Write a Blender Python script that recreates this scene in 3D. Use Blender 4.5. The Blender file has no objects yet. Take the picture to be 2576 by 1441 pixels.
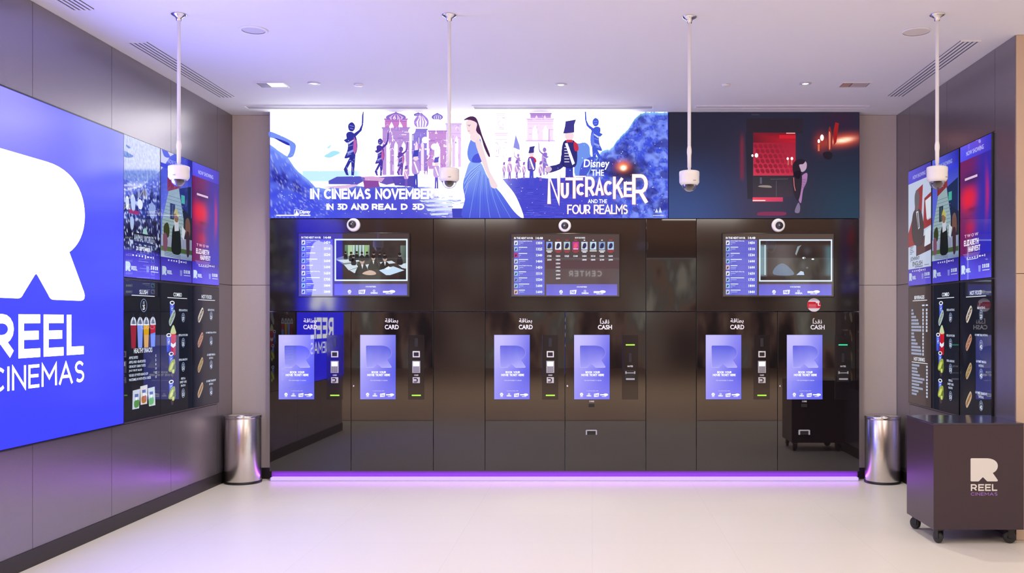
import bpy, bmesh, math, random
from mathutils import Vector, Matrix, noise

random.seed(7)
SC = bpy.context.scene
COL = SC.collection
PI = math.pi
F, CX, CY, EYE = 2400.0, 1490.0, 806.0, 1.469      # focal length and principal point in photo pixels, eye height
CEIL = 3.377
XL, XR, YB, YK = -3.347, 2.828, 8.86, 8.74          # left wall, right wall, back wall, ticket wall front


def px_x(px, Y): return (px - CX) * Y / F
def px_z(py, Y): return EYE - (py - CY) * Y / F


def lin(c):
    r = []
    for v in c[:3]:
        v = v / 255.0
        r.append(v / 12.92 if v <= 0.04045 else ((v + 0.055) / 1.055) ** 2.4)
    return r


def S(r, g, b, k=1.0):
    return tuple(v * k for v in lin((r, g, b)))


def mixc(a, b, t):
    t = max(0.0, min(1.0, t))
    return tuple(a[i] * (1 - t) + b[i] * t for i in range(3))


def sm(a, b, x):
    if a == b: return 0.0 if x < a else 1.0
    t = max(0.0, min(1.0, (x - a) / (b - a)))
    return t * t * (3 - 2 * t)


# ------------------------------------------------------------------ materials
MATS = {}


def mat(name, base, rough=0.5, metal=0.0, spec=0.5, noise_amt=0.0, noise_scale=8.0, bump=0.0, bump_scale=200.0, coat=0.0, rough_noise=0.0):
    if name in MATS: return MATS[name]
    m = bpy.data.materials.new(name); m.use_nodes = True
    nt = m.node_tree; b = nt.nodes['Principled BSDF']
    b.inputs['Base Color'].default_value = (*base, 1)
    b.inputs['Roughness'].default_value = rough
    b.inputs['Metallic'].default_value = metal
    b.inputs['Specular IOR Level'].default_value = spec
    b.inputs['Coat Weight'].default_value = coat
    tc = nt.nodes.new('ShaderNodeTexCoord')
    if noise_amt > 0:
        n = nt.nodes.new('ShaderNodeTexNoise'); n.inputs['Scale'].default_value = noise_scale
        n.inputs['Detail'].default_value = 4
        nt.links.new(tc.outputs['Object'], n.inputs['Vector'])
        mx = nt.nodes.new('ShaderNodeMix'); mx.data_type = 'RGBA'
        mx.inputs['A'].default_value = (*[v * (1 - noise_amt) for v in base], 1)
        mx.inputs['B'].default_value = (*[min(1, v * (1 + noise_amt)) for v in base], 1)
        nt.links.new(n.outputs['Fac'], mx.inputs['Factor'])
        nt.links.new(mx.outputs['Result'], b.inputs['Base Color'])
    if bump > 0:
        n2 = nt.nodes.new('ShaderNodeTexNoise'); n2.inputs['Scale'].default_value = bump_scale
        n2.inputs['Detail'].default_value = 2
        nt.links.new(tc.outputs['Object'], n2.inputs['Vector'])
        bp = nt.nodes.new('ShaderNodeBump'); bp.inputs['Strength'].default_value = bump
        bp.inputs['Distance'].default_value = 0.01
        nt.links.new(n2.outputs['Fac'], bp.inputs['Height'])
        nt.links.new(bp.outputs['Normal'], b.inputs['Normal'])
    MATS[name] = m
    return m


def screen_mat(name, rough=0.12, spec=0.5, strength=1.0):
    if name in MATS: return MATS[name]
    m = bpy.data.materials.new(name); m.use_nodes = True
    nt = m.node_tree; b = nt.nodes['Principled BSDF']
    a = nt.nodes.new('ShaderNodeAttribute'); a.attribute_name = 'Col'
    b.inputs['Base Color'].default_value = (0.004, 0.004, 0.005, 1)
    b.inputs['Roughness'].default_value = rough
    b.inputs['Specular IOR Level'].default_value = spec
    nt.links.new(a.outputs['Color'], b.inputs['Emission Color'])
    b.inputs['Emission Strength'].default_value = strength
    MATS[name] = m
    return m


def print_mat(name, rough=0.35):
    if name in MATS: return MATS[name]
    m = bpy.data.materials.new(name); m.use_nodes = True
    nt = m.node_tree; b = nt.nodes['Principled BSDF']
    a = nt.nodes.new('ShaderNodeAttribute'); a.attribute_name = 'Col'
    b.inputs['Roughness'].default_value = rough
    nt.links.new(a.outputs['Color'], b.inputs['Base Color'])
    MATS[name] = m
    return m


def glow_mat(name, color, strength):
    if name in MATS: return MATS[name]
    m = bpy.data.materials.new(name); m.use_nodes = True
    b = m.node_tree.nodes['Principled BSDF']
    b.inputs['Base Color'].default_value = (*[min(1, c) for c in color], 1)
    b.inputs['Emission Color'].default_value = (*color, 1)
    b.inputs['Emission Strength'].default_value = strength
    MATS[name] = m
    return m


# ------------------------------------------------------------------ mesh helpers
def BM(): return bmesh.new()


def add_box(bm, x0, x1, y0, y1, z0, z1, bevel=0.0, seg=2, mi=0):
    vs = [bm.verts.new(p) for p in [(x0, y0, z0), (x1, y0, z0), (x1, y1, z0), (x0, y1, z0), (x0, y0, z1), (x1, y0, z1), (x1, y1, z1), (x0, y1, z1)]]
    fs = [bm.faces.new([vs[i] for i in f]) for f in [(3, 2, 1, 0), (4, 5, 6, 7), (0, 1, 5, 4), (1, 2, 6, 5), (2, 3, 7, 6), (3, 0, 4, 7)]]
    for f in fs: f.material_index = mi
    if bevel > 0:
        es = list({e for f in fs for e in f.edges})
        r = bmesh.ops.bevel(bm, geom=es, offset=bevel, segments=seg, profile=0.5, affect='EDGES')
        for f in r['faces']: f.material_index = mi
    return vs


def add_lathe(bm, prof, seg=40, mtx=None, mi=0, smooth=True):
    M = mtx or Matrix.Identity(4)
    rings = []
    for r, z in prof:
        if r < 1e-6:
            rings.append([bm.verts.new(M @ Vector((0, 0, z)))])
        else:
            rings.append([bm.verts.new(M @ Vector((r * math.cos(2 * PI * k / seg), r * math.sin(2 * PI * k / seg), z))) for k in range(seg)])
    for a, b in zip(rings, rings[1:]):
        for k in range(seg):
            k2 = (k + 1) % seg
            if len(a) == 1 and len(b) == 1: continue
            if len(a) == 1: f = bm.faces.new((a[0], b[k], b[k2]))
            elif len(b) == 1: f = bm.faces.new((a[k], b[0], a[k2]))
            else: f = bm.faces.new((a[k], b[k], b[k2], a[k2]))
            f.smooth = smooth; f.material_index = mi


def obj(name, bm, mats, parent=None, loc=(0, 0, 0), rot=(0, 0, 0), fix=True):
    if fix: bmesh.ops.recalc_face_normals(bm, faces=bm.faces[:])
    me = bpy.data.meshes.new(name); bm.to_mesh(me); bm.free()
    for m in (mats if isinstance(mats, (list, tuple)) else [mats]): me.materials.append(m)
    o = bpy.data.objects.new(name, me); COL.objects.link(o)
    o.location = loc; o.rotation_euler = rot
    if parent: o.parent = parent
    return o


def thing(name, label, cat, loc=(0, 0, 0), rz=0.0, group=None):
    o = bpy.data.objects.new(name, None); COL.objects.link(o)
    o.empty_display_size = 0.1
    o.location = loc; o.rotation_euler = (0, 0, rz); o['label'] = label; o['category'] = cat
    if group: o['group'] = group
    return o


def tag(o, label, cat, group=None):
    o['label'] = label; o['category'] = cat
    if group: o['group'] = group
    return o


def struct(name, bm, mats, label=None):
    o = obj(name, bm, mats); o['kind'] = 'structure'
    if label: o['label'] = label; o['category'] = name.split('_')[0]
    return o


def kids(o): return [c for c in bpy.data.objects if c.parent == o]


def dup(root, loc, label, rz=None):
    r = root.copy(); COL.objects.link(r); r.location = loc; r['label'] = label
    if rz is not None: r.rotation_euler = (0, 0, rz)
    for ch in kids(root):
        c = ch.copy(); COL.objects.link(c); c.parent = r
        for g in kids(ch):
            d = g.copy(); COL.objects.link(d); d.parent = c
    return r


# ------------------------------------------------------------------ flat artwork (screens, lettering)
TXT = {}


def text_mesh(s, weight=0.0, shear=0.0, res=3):
    key = (s, weight, shear, res)
    if key in TXT: return TXT[key]
    c = bpy.data.curves.new('lettering_curve', 'FONT'); c.body = s; c.resolution_u = res
    c.offset = weight; c.shear = shear
    o = bpy.data.objects.new('lettering_curve', c)
    me = o.to_mesh()
    vs = [(v.co.x, v.co.y) for v in me.vertices]; fs = [tuple(p.vertices) for p in me.polygons]
    o.to_mesh_clear(); bpy.data.objects.remove(o); bpy.data.curves.remove(c)
    x0 = min(v[0] for v in vs); x1 = max(v[0] for v in vs); y0 = min(v[1] for v in vs); y1 = max(v[1] for v in vs)
    vs = [((x - x0) / (x1 - x0), 1 - (y - y0) / (y1 - y0)) for x, y in vs]
    TXT[key] = (vs, fs)
    return TXT[key]


def smooth_pts(pts, n=5):
    out = []; N = len(pts)
    for i in range(N):
        p0, p1, p2, p3 = pts[i - 1], pts[i], pts[(i + 1) % N], pts[(i + 2) % N]
        for k in range(n):
            t = k / n
            out.append(tuple(0.5 * (2 * p1[j] + (p2[j] - p0[j]) * t + (2 * p0[j] - 5 * p1[j] + 4 * p2[j] - p3[j]) * t * t + (3 * p1[j] - p0[j] - 3 * p2[j] + p3[j]) * t ** 3) for j in (0, 1)))
    return out


def bez(p0, p1, p2, p3, n=10):
    r = []
    for k in range(n + 1):
        t = k / n; a = 1 - t
        r.append(tuple(a ** 3 * p0[j] + 3 * a * a * t * p1[j] + 3 * a * t * t * p2[j] + t ** 3 * p3[j] for j in (0, 1)))
    return r


def logo_pts():
    p = [(0, .05)] + bez((0, .05), (0, .015), (.012, 0), (.04, 0), 4)
    p += bez((.56, 0), (.86, 0), (1, .15), (1, .335), 12) + bez((1, .335), (1, .47), (.925, .575), (.815, .635), 10)[1:]
    p += bez((.99, .93), (1.01, .965), (1.0, 1), (.95, 1), 4) + bez((.64, 1), (.61, 1), (.595, .99), (.58, .965), 4)
    p += [(.466, .83), (.452, .82), (.438, .83)] + bez((.325, .965), (.31, .99), (.295, 1), (.265, 1), 4)
    p += bez((.04, 1), (.012, 1), (0, .985), (0, .95), 4)
    q = []
    for a in p:
        if not q or abs(a[0] - q[-1][0]) + abs(a[1] - q[-1][1]) > 1e-5: q.append(a)
    return q


LOGO = logo_pts()
EPS = 0.00025


def arc(cx, cy, rx, ry, a0, a1, n=8):
    return [(cx + rx * math.cos(math.radians(a0 + (a1 - a0) * k / n)), cy + ry * math.sin(math.radians(a0 + (a1 - a0) * k / n))) for k in range(n + 1)]


# plain geometric capitals: (width, strokes)
GLY = {
    'A': (.92, [[(0, 1), (.46, 0), (.92, 1)], [(.17, .68), (.75, .68)]]),
    'B': (.66, [[(0, 0)] + arc(.40, .24, .24, .24, -90, 90) + [(0, .48)], [(0, .48)] + arc(.40, .74, .26, .26, -90, 90) + [(0, 1)], [(0, 0), (0, 1)]]),
    'C': (.86, [arc(.5, .5, .5, .5, -45, -315, 18)]),
    'D': (.82, [[(0, 0)] + arc(.34, .5, .48, .5, -90, 90, 14) + [(0, 1), (0, 0)]]),
    'E': (.62, [[(.62, 0), (0, 0), (0, 1), (.62, 1)], [(0, .48), (.56, .48)]]),
    'F': (.6, [[(.6, 0), (0, 0), (0, 1)], [(0, .5), (.52, .5)]]),
    'G': (.92, [arc(.5, .5, .5, .5, -45, -360, 18) + [(.56, .5)]]),
    'H': (.78, [[(0, 0), (0, 1)], [(.78, 0), (.78, 1)], [(0, .5), (.78, .5)]]),
    'I': (0.0, [[(0, 0), (0, 1)]]),
    'K': (.72, [[(0, 0), (0, 1)], [(.7, 0), (.02, .58)], [(.26, .38), (.72, 1)]]),
    'L': (.56, [[(0, 0), (0, 1), (.56, 1)]]),
    'M': (.98, [[(0, 1), (0, 0), (.49, .66), (.98, 0), (.98, 1)]]),
    'N': (.78, [[(0, 1), (0, 0), (.78, 1), (.78, 0)]]),
    'O': (1.0, [arc(.5, .5, .5, .5, 0, 360, 24)]),
    'P': (.64, [[(0, 1), (0, 0)], [(.04, 0)] + arc(.36, .28, .28, .28, -90, 90) + [(.04, .56)]]),
    'R': (.70, [[(0, 1), (0, 0)], [(.04, 0)] + arc(.38, .29, .29, .29, -90, 90) + [(.04, .58)], [(.34, .58), (.70, 1)]]),
    'S': (.64, [[(.60, .14)] + arc(.32, .25, .29, .25, -40, -270, 10) + arc(.34, .75, .30, .25, -90, 140, 10)]),
    'T': (.76, [[(0, 0), (.76, 0)], [(.38, 0), (.38, 1)]]),
    'U': (.76, [[(0, 0)] + arc(.38, .64, .38, .36, 180, 0, 12) + [(.76, 0)]]),
    'V': (.86, [[(0, 0), (.43, 1), (.86, 0)]]),
    'W': (1.2, [[(0, 0), (.3, 1), (.6, .1), (.9, 1), (1.2, 0)]]),
    'Y': (.8, [[(0, 0), (.4, .5), (.8, 0)], [(.4, .5), (.4, 1)]]),
    'Z': (.72, [[(0, 0), (.72, 0), (0, 1), (.72, 1)]]),
    '1': (.22, [[(0, .16), (.22, 0), (.22, 1)]]),
    '3': (.62, [[(.02, 0), (.58, 0), (.26, .4)] + arc(.28, .69, .34, .31, -75, 150, 10)]),
    ' ': (.3, []),
}


class Art:
    """Flat coloured shapes at real size on a plane; source x to the right, y down."""
    def __init__(s, ox, oy, kx, ky=None):
        s.ox, s.oy, s.kx, s.ky = ox, oy, kx, ky or kx
        s.v, s.f, s.c = [], [], []

    def _put(s, pts, cols, L):
        n = len(s.v)
        for i, p in enumerate(pts):
            s.v.append(((p[0] - s.ox) * s.kx, -L * EPS, -(p[1] - s.oy) * s.ky))
            s.c.append(cols[i] if isinstance(cols, list) else cols)
        return n

    def poly(s, pts, col, L=1):
        n = s._put(pts, col, L); s.f.append(tuple(range(n, n + len(pts))))

    def blob(s, pts, col, L=1, n=4): s.poly(smooth_pts(pts, n), col, L)

    def rect(s, x0, y0, x1, y1, col, L=1):      # col may be four colours: tl tr br bl
        s.poly([(x0, y0), (x1, y0), (x1, y1), (x0, y1)], list(col) if isinstance(col[0], (tuple, list)) else col, L)

    def frame(s, x0, y0, x1, y1, w, col, L=1):
        s.rect(x0, y0, x1, y0 + w, col, L); s.rect(x0, y1 - w, x1, y1, col, L)
        s.rect(x0, y0 + w, x0 + w, y1 - w, col, L); s.rect(x1 - w, y0 + w, x1, y1 - w, col, L)

    def ell(s, cx, cy, rx, ry, col, L=1, n=20, a0=0, a1=360):
        full = a1 - a0 >= 360
        m = n if full else n + 1
        s.poly([(cx + rx * math.cos(math.radians(a0 + (a1 - a0) * k / n)), cy + ry * math.sin(math.radians(a0 + (a1 - a0) * k / n))) for k in range(m)], col, L)

    def ring(s, cx, cy, rx, ry, w, col, L=1, n=20):
        for k in range(n):
            a, b = 2 * PI * k / n, 2 * PI * (k + 1) / n
            s.poly([(cx + rx * math.cos(a), cy + ry * math.sin(a)), (cx + rx * math.cos(b), cy + ry * math.sin(b)),
                    (cx + (rx - w) * math.cos(b), cy + (ry - w) * math.sin(b)), (cx + (rx - w) * math.cos(a), cy + (ry - w) * math.sin(a))], col, L)

    def line(s, pts, w, col, L=1):
        for (a, b) in zip(pts, pts[1:]):
            dx, dy = b[0] - a[0], b[1] - a[1]; d = math.hypot(dx, dy) or 1
            nx, ny = -dy / d * w / 2, dx / d * w / 2
            s.poly([(a[0] + nx, a[1] + ny), (b[0] + nx, b[1] + ny), (b[0] - nx, b[1] - ny), (a[0] - nx, a[1] - ny)], col, L)

    def text(s, t, x0, y0, x1, y1, col, L=3, weight=0.0, shear=0.0, res=3, warp=None):
        vs, fs = text_mesh(t, weight, shear, res)
        pts = [(x0 + (x1 - x0) * a, y0 + (y1 - y0) * b) for a, b in vs]
        if warp: pts = [warp(p) for p in pts]
        n = s._put(pts, col, L)
        s.f += [tuple(i + n for i in f) for f in fs]

    def stroke(s, pts, w, col, L):
        n = len(pts); closed = math.hypot(pts[0][0] - pts[-1][0], pts[0][1] - pts[-1][1]) < 1e-6
        lf, rt = [], []
        for i in range(n):
            if closed: a, b, c = pts[i - 1] if i else pts[-2], pts[i], pts[i + 1] if i < n - 1 else pts[1]
            else: a, b, c = pts[max(0, i - 1)], pts[i], pts[min(n - 1, i + 1)]
            d1 = Vector((b[0] - a[0], b[1] - a[1])); d2 = Vector((c[0] - b[0], c[1] - b[1]))
            if d1.length < 1e-9: d1 = d2
            if d2.length < 1e-9: d2 = d1
            d1.normalize(); d2.normalize()
            n1 = Vector((-d1.y, d1.x)); n2 = Vector((-d2.y, d2.x)); m_ = n1 + n2
            if m_.length < .3: m_ = n1.copy(); k = 1.0
            else:
                m_.normalize(); k = min(2.2, 1 / max(.3, m_.dot(n1)))
            off = m_ * (w / 2 * k)
            lf.append((b[0] + off.x, b[1] + off.y)); rt.append((b[0] - off.x, b[1] - off.y))
        for i in range(n - 1): s.poly([lf[i], lf[i + 1], rt[i + 1], rt[i]], col, L)

    def caps(s, t, x0, y0, x1, y1, w, col, L=3, gap=.26):
        nat = sum(GLY[c][0] for c in t) + gap * (len(t) - 1)
        k_ = 0; h = y1 - y0 - w; x = x0 + w / 2; sx = (x1 - x0 - w) / nat; y = y0 + w / 2
        for c in t:
            gw, st = GLY[c]
            for pl in st:
                q = [(x + p[0] * sx, y + p[1] * h) for p in pl]
                ends = [(0, 1), (-1, -2)]
                if math.hypot(q[0][0] - q[-1][0], q[0][1] - q[-1][1]) > 1e-6:
                    for e_, o_ in ends:        # square ends reach the full letter height
                        if abs(pl[e_][1] - round(pl[e_][1])) < 1e-6 and abs(pl[e_][0] - pl[o_][0]) < .6 * abs(pl[e_][1] - pl[o_][1]):
                            d = Vector((q[e_][0] - q[o_][0], q[e_][1] - q[o_][1])).normalized() * (w / 2)
                            q[e_] = (q[e_][0] + d.x, q[e_][1] + d.y)
                        elif abs(pl[e_][1] - pl[o_][1]) < 1e-6 and c in 'EFLTZ':
                            d = w / 2 if pl[e_][0] > pl[o_][0] else -w / 2
                            if not (c in 'EF' and pl[e_][0] == 0): q[e_] = (q[e_][0] + d, q[e_][1])
                k_ += 1; s.stroke(q, w, col, L + .2 * (k_ % 4))
            x += (gw + gap) * sx

    def logo(s, x0, y0, x1, y1, col, L=2):
        pts = [(x0 + (x1 - x0) * a, y0 + (y1 - y0) * b) for a, b in LOGO]
        s.poly(pts, [col(p) for p in pts] if callable(col) else col, L)

    def grid(s, x0, y0, x1, y1, nx, ny, fn, L=0):
        n = len(s.v)
        for j in range(ny + 1):
            for i in range(nx + 1):
                x, y = x0 + (x1 - x0) * i / nx, y0 + (y1 - y0) * j / ny
                s.v.append(((x - s.ox) * s.kx, -L * EPS, -(y - s.oy) * s.ky)); s.c.append(tuple(fn(x, y)))
        w = nx + 1
        for j in range(ny):
            for i in range(nx):
                a = n + j * w + i; s.f.append((a, a + 1, a + w + 1, a + w))

    def build(s, name, m, parent=None, loc=(0, 0, 0), rot=(0, 0, 0)):
        me = bpy.data.meshes.new(name); me.from_pydata(s.v, [], s.f)
        at = me.color_attributes.new('Col', 'FLOAT_COLOR', 'POINT')
        buf = []
        for c in s.c: buf += [c[0], c[1], c[2], 1.0]
        at.data.foreach_set('color', buf)
        me.materials.append(m); me.update()
        o = bpy.data.objects.new(name, me); COL.objects.link(o); o.location = loc; o.rotation_euler = rot
        if parent: o.parent = parent
        return o


# ------------------------------------------------------------------ common materials
M_wall = mat('taupe_laminate_panel', (0.29, 0.262, 0.295), rough=0.27, metal=0.7, spec=0.5, noise_amt=0.03, noise_scale=60, bump=0.02, bump_scale=900)
M_pill = mat('grey_laminate_panel', (0.60, 0.535, 0.515), rough=0.42, metal=0.1, noise_amt=0.03, noise_scale=60, bump=0.02, bump_scale=900)
M_beige = mat('beige_laminate_panel', (0.62, 0.46, 0.34), rough=0.45, noise_amt=0.03)
M_gap = mat('dark_joint', (0.012, 0.011, 0.012), rough=0.7)
M_base = mat('dark_bronze_skirting', (0.018, 0.013, 0.013), rough=0.42)
M_gloss = mat('black_gloss_panel', (0.012, 0.009, 0.009), rough=0.02, spec=1.0)
M_gloss2 = mat('black_satin_gloss_panel', (0.012, 0.009, 0.009), rough=0.09, spec=1.0)
M_bezel = mat('black_bezel', (0.008, 0.008, 0.009), rough=0.25)
M_tvb = mat('display_frame_black', (0.02, 0.017, 0.016), rough=0.12)
M_white = mat('white_plastic', (0.82, 0.80, 0.80), rough=0.35)
M_pole = mat('white_painted_metal', (0.72, 0.71, 0.74), rough=0.35)
M_chrome = mat('chrome', (0.75, 0.75, 0.8), rough=0.12, metal=1.0)
M_steel = mat('brushed_stainless_steel', (0.70, 0.65, 0.62), rough=0.24, metal=1.0, noise_amt=0.05, noise_scale=40)
M_dark = mat('black_plastic', (0.012, 0.012, 0.013), rough=0.4)
M_grey = mat('grey_plastic', (0.45, 0.45, 0.47), rough=0.35)
M_key = mat('grey_keypad', (0.25, 0.25, 0.26), rough=0.5)
M_cart = mat('plum_brown_laminate', (0.048, 0.027, 0.038), rough=0.30, noise_amt=0.05, noise_scale=40)
M_rubber = mat('caster_rubber', (0.02, 0.018, 0.017), rough=0.5)
M_ceil = mat('white_ceiling_paint', (0.80, 0.81, 0.86), rough=0.9)
M_disc = mat('grey_speaker_cloth', (0.62, 0.62, 0.66), rough=0.8)
M_slot = mat('dark_slot', (0.10, 0.10, 0.12), rough=0.6)
M_glow = screen_mat('lit_display', rough=0.018, spec=0.8)
M_led = screen_mat('led_wall_display', rough=0.5, spec=0.2)
M_sign = screen_mat('lit_sign_display', rough=0.18, spec=0.5)
M_print = print_mat('printed_graphic')
M_lamp = glow_mat('lamp_white', (1.0, 0.97, 0.95), 6.0)
M_green = glow_mat('green_slot_light', S(150, 225, 60), 0.9)
M_teal = glow_mat('teal_slot_light', S(40, 200, 140), 0.8)

m = bpy.data.materials.new('clear_dome'); m.use_nodes = True
nt = m.node_tree; nt.nodes.remove(nt.nodes['Principled BSDF'])
tr = nt.nodes.new('ShaderNodeBsdfTransparent'); tr.inputs['Color'].default_value = (0.75, 0.75, 0.8, 1)
gl = nt.nodes.new('ShaderNodeBsdfGlossy'); gl.inputs['Roughness'].default_value = 0.05
fr = nt.nodes.new('ShaderNodeLayerWeight'); fr.inputs['Blend'].default_value = 0.35
mx = nt.nodes.new('ShaderNodeMixShader')
nt.links.new(fr.outputs['Facing'], mx.inputs['Fac']); nt.links.new(tr.outputs[0], mx.inputs[1]); nt.links.new(gl.outputs[0], mx.inputs[2])
nt.links.new(mx.outputs[0], nt.nodes['Material Output'].inputs['Surface'])
M_dome = m

# floor: large pale tiles
m = bpy.data.materials.new('cream_floor_tile'); m.use_nodes = True
nt = m.node_tree; b = nt.nodes['Principled BSDF']
tc = nt.nodes.new('ShaderNodeTexCoord'); br = nt.nodes.new('ShaderNodeTexBrick')
br.inputs['Scale'].default_value = 1.0; br.inputs['Mortar Size'].default_value = 0.0016; br.inputs['Brick Width'].default_value = 0.9; br.inputs['Row Height'].default_value = 0.9
br.inputs['Color1'].default_value = (0.79, 0.745, 0.64, 1); br.inputs['Color2'].default_value = (0.80, 0.755, 0.65, 1); br.inputs['Mortar'].default_value = (0.71, 0.67, 0.58, 1)
br.offset = 0.0
nt.links.new(tc.outputs['Object'], br.inputs['Vector']); nt.links.new(br.outputs['Color'], b.inputs['Base Color'])
b.inputs['Roughness'].default_value = 0.38; b.inputs['Specular IOR Level'].default_value = 0.35
M_floor = m

# mall side behind the camera: brown shopfront noise, glow added for the panel reflections
m = bpy.data.materials.new('mall_shopfront_glow'); m.use_nodes = True
nt = m.node_tree; b = nt.nodes['Principled BSDF']
tc = nt.nodes.new('ShaderNodeTexCoord'); n1 = nt.nodes.new('ShaderNodeTexNoise'); n1.inputs['Scale'].default_value = 0.8; n1.inputs['Detail'].default_value = 3
mp = nt.nodes.new('ShaderNodeMapping'); mp.inputs['Scale'].default_value = (1.5, 1.0, 0.55)
cr = nt.nodes.new('ShaderNodeValToRGB')
e = cr.color_ramp.elements
e[0].position = 0.34; e[0].color = (0.02, 0.015, 0.015, 1); e[1].position = 0.66; e[1].color = (0.85, 0.85, 0.72, 1)
for p_, c_ in ((0.43, (0.20, 0.11, 0.09, 1)), (0.50, (0.50, 0.32, 0.24, 1)), (0.57, (0.36, 0.36, 0.31, 1))):
    x_ = e.new(p_); x_.color = c_
nt.links.new(tc.outputs['Object'], mp.inputs['Vector']); nt.links.new(mp.outputs[0], n1.inputs['Vector'])
nt.links.new(n1.outputs['Fac'], cr.inputs['Fac']); nt.links.new(cr.outputs[0], b.inputs['Base Color']); nt.links.new(cr.outputs[0], b.inputs['Emission Color'])
b.inputs['Emission Strength'].default_value = 0.9; b.inputs['Roughness'].default_value = 0.6
M_mall = m
M_mallceil = mat('mall_ceiling_brown', (0.42, 0.30, 0.25), rough=0.8)

# ------------------------------------------------------------------ the setting
bm = BM(); add_box(bm, -12, 12, 3.5, YB + 0.15, -0.1, 0.0); struct('floor', bm, M_floor)
bm = BM(); add_box(bm, -12, 12, -12, 3.42, -0.1, 0.0); struct('floor_mall', bm, mat('warm_mall_tile', (0.80, 0.60, 0.45), rough=0.35, noise_amt=.08, noise_scale=2))
bm = BM(); add_box(bm, -12, 12, 3.42, 3.5, -0.1, 0.0); struct('trim_threshold', bm, M_base)
bm = BM(); add_box(bm, -12, 12, 1.0, YB + 0.15, CEIL, CEIL + 0.12); struct('ceiling', bm, M_ceil)
bm = BM(); add_box(bm, -12, 12, -12, 1.0, CEIL + 0.02, CEIL + 0.12); struct('ceiling_mall', bm, M_mallceil)
bm = BM(); add_box(bm, -12, 12, -12.2, -12, 0, CEIL); struct('wall_rear', bm, M_mall)

SEAM = 0.002


def panel_wall(name, rects, to_world, backing, mats, ext=0.0):
    """rects (a0,a1,z0,z1) as thin panels with open joints over a dark backing."""
    bm = BM()
    for (a0, a1, z0, z1) in rects:
        (xa, xb, ya, yb) = to_world(a0 + SEAM, a1 - SEAM, 0.0, 0.012)
        add_box(bm, xa, xb, ya, yb, z0 + SEAM, z1 - SEAM, 0, 1, 0)
    a0 = min(r[0] for r in rects); a1 = max(r[1] for r in rects)
    (xa, xb, ya, yb) = to_world(a0 - ext, a1 + ext, 0.011, backing)
    add_box(bm, xa, xb, ya, yb, 0, CEIL, 0, 1, 1)
    return struct(name, bm, mats)


colsL = [4.72, 5.705, 6.644, 7.578, 8.512]
rl = []
for a, b_ in zip(colsL, colsL[1:]):
    rl += [(a, b_, 0.10, 0.725), (a, b_, 0.725, 2.80), (a, b_, 2.80, CEIL)]
rl += [(8.512, 8.86, 0.10, 1.797), (8.512, 8.86, 1.797, CEIL)]
panel_wall('wall_left', rl, lambda a, b_, d0, d1: (XL - d1, XL - d0, a, b_), 0.16, [M_wall, M_gap])
colsR = [6.379, 6.70, 7.609, 8.50]
rr = [(6.379, 6.70, 0.10, CEIL)]
for a, b_ in zip(colsR[1:], colsR[2:]):
    rr += [(a, b_, 0.10, 0.725), (a, b_, 0.725, 2.80), (a, b_, 2.80, CEIL)]
rr += [(8.50, 8.86, 0.10, 1.797), (8.50, 8.86, 1.797, CEIL)]
panel_wall('wall_right', rr, lambda a, b_, d0, d1: (XR + d0, XR + d1, a, b_), 0.16, [M_wall, M_gap])
kx0, kx1 = px_x(677, YK), px_x(2163, YK)
rb = [(XL, kx0, 0.10, 1.797), (XL, kx0, 1.797, CEIL), (kx0, kx1, 0.0, CEIL), (kx1, XR, 0.10, 1.797), (kx1, XR, 1.797, CEIL)]
panel_wall('wall_back', rb, lambda a, b_, d0, d1: (a, b_, YB + d0, YB + d1), 0.15, [M_pill, M_gap], 0.15)
# return wall at the right end, facing the hall
panel_wall('wall_return_right', [(XR + 0.003, 4.3, 0.0, 1.783), (XR + 0.003, 4.3, 1.783, CEIL)], lambda a, b_, d0, d1: (a, b_, 6.379 - 0.006 + d0, 6.379 - 0.006 + d1), 0.10, [M_beige, M_gap])

bm = BM(); add_box(bm, XL, XL + 0.008, 4.72, YB, 0.0, 0.103); struct('baseboard_left', bm, M_base)
bm = BM(); add_box(bm, XR - 0.008, XR, 6.379, YB, 0.0, 0.103); struct('baseboard_right', bm, M_base)
bm = BM(); add_box(bm, XL + 0.008, kx0 - 0.003, YB - 0.008, YB, 0.0, 0.103)
add_box(bm, kx1 + 0.003, XR - 0.008, YB - 0.008, YB, 0.0, 0.103); struct('baseboard_back', bm, M_base)

# lettering on the mall side, seen mirrored in the glossy ticket wall
a = Art(0, 0, 0.001)
a.rect(-900, -330, 1500, -60, S(190, 20, 60, 0.8), 1)
a.caps('CENTER', -240, 0, 770, 170, 26, (4.0, 4.0, 4.0), 2, .6)
o = a.build('mall_sign', M_glow, None, (0.05, -11.98, 3.0), (0, 0, PI))
tag(o, 'lit white sign lettering seen only mirrored in the glossy middle display', 'sign')

# ------------------------------------------------------------------ left: big blue sign
W_BL = S(255, 255, 255)
sy0, sy1, sz0, sz1 = 4.735, 6.768, 0.73, 2.797
t = thing('illuminated_sign', 'huge blue illuminated wall sign with white letter logo and lettering, beside the slush menu', 'sign', (XL + 0.004, (sy0 + sy1) / 2, sz0), PI / 2)
hw = (sy1 - sy0) / 2; hh = sz1 - sz0
bm = BM(); add_box(bm, -hw, hw, -0.022, 0.0, 0, hh, 0.002); obj('housing', bm, M_bezel, t)
a = Art(sy0 + hw, 0, 1.0)      # source x = world Y, y = -(z - sz0)


def zz(z): return -(z - sz0)


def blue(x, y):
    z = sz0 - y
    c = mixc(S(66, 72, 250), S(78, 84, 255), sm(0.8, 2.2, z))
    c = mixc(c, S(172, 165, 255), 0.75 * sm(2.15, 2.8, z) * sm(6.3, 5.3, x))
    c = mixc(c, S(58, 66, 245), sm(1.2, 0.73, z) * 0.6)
    return (c[0], c[1], c[2] * 6.0)


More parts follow.
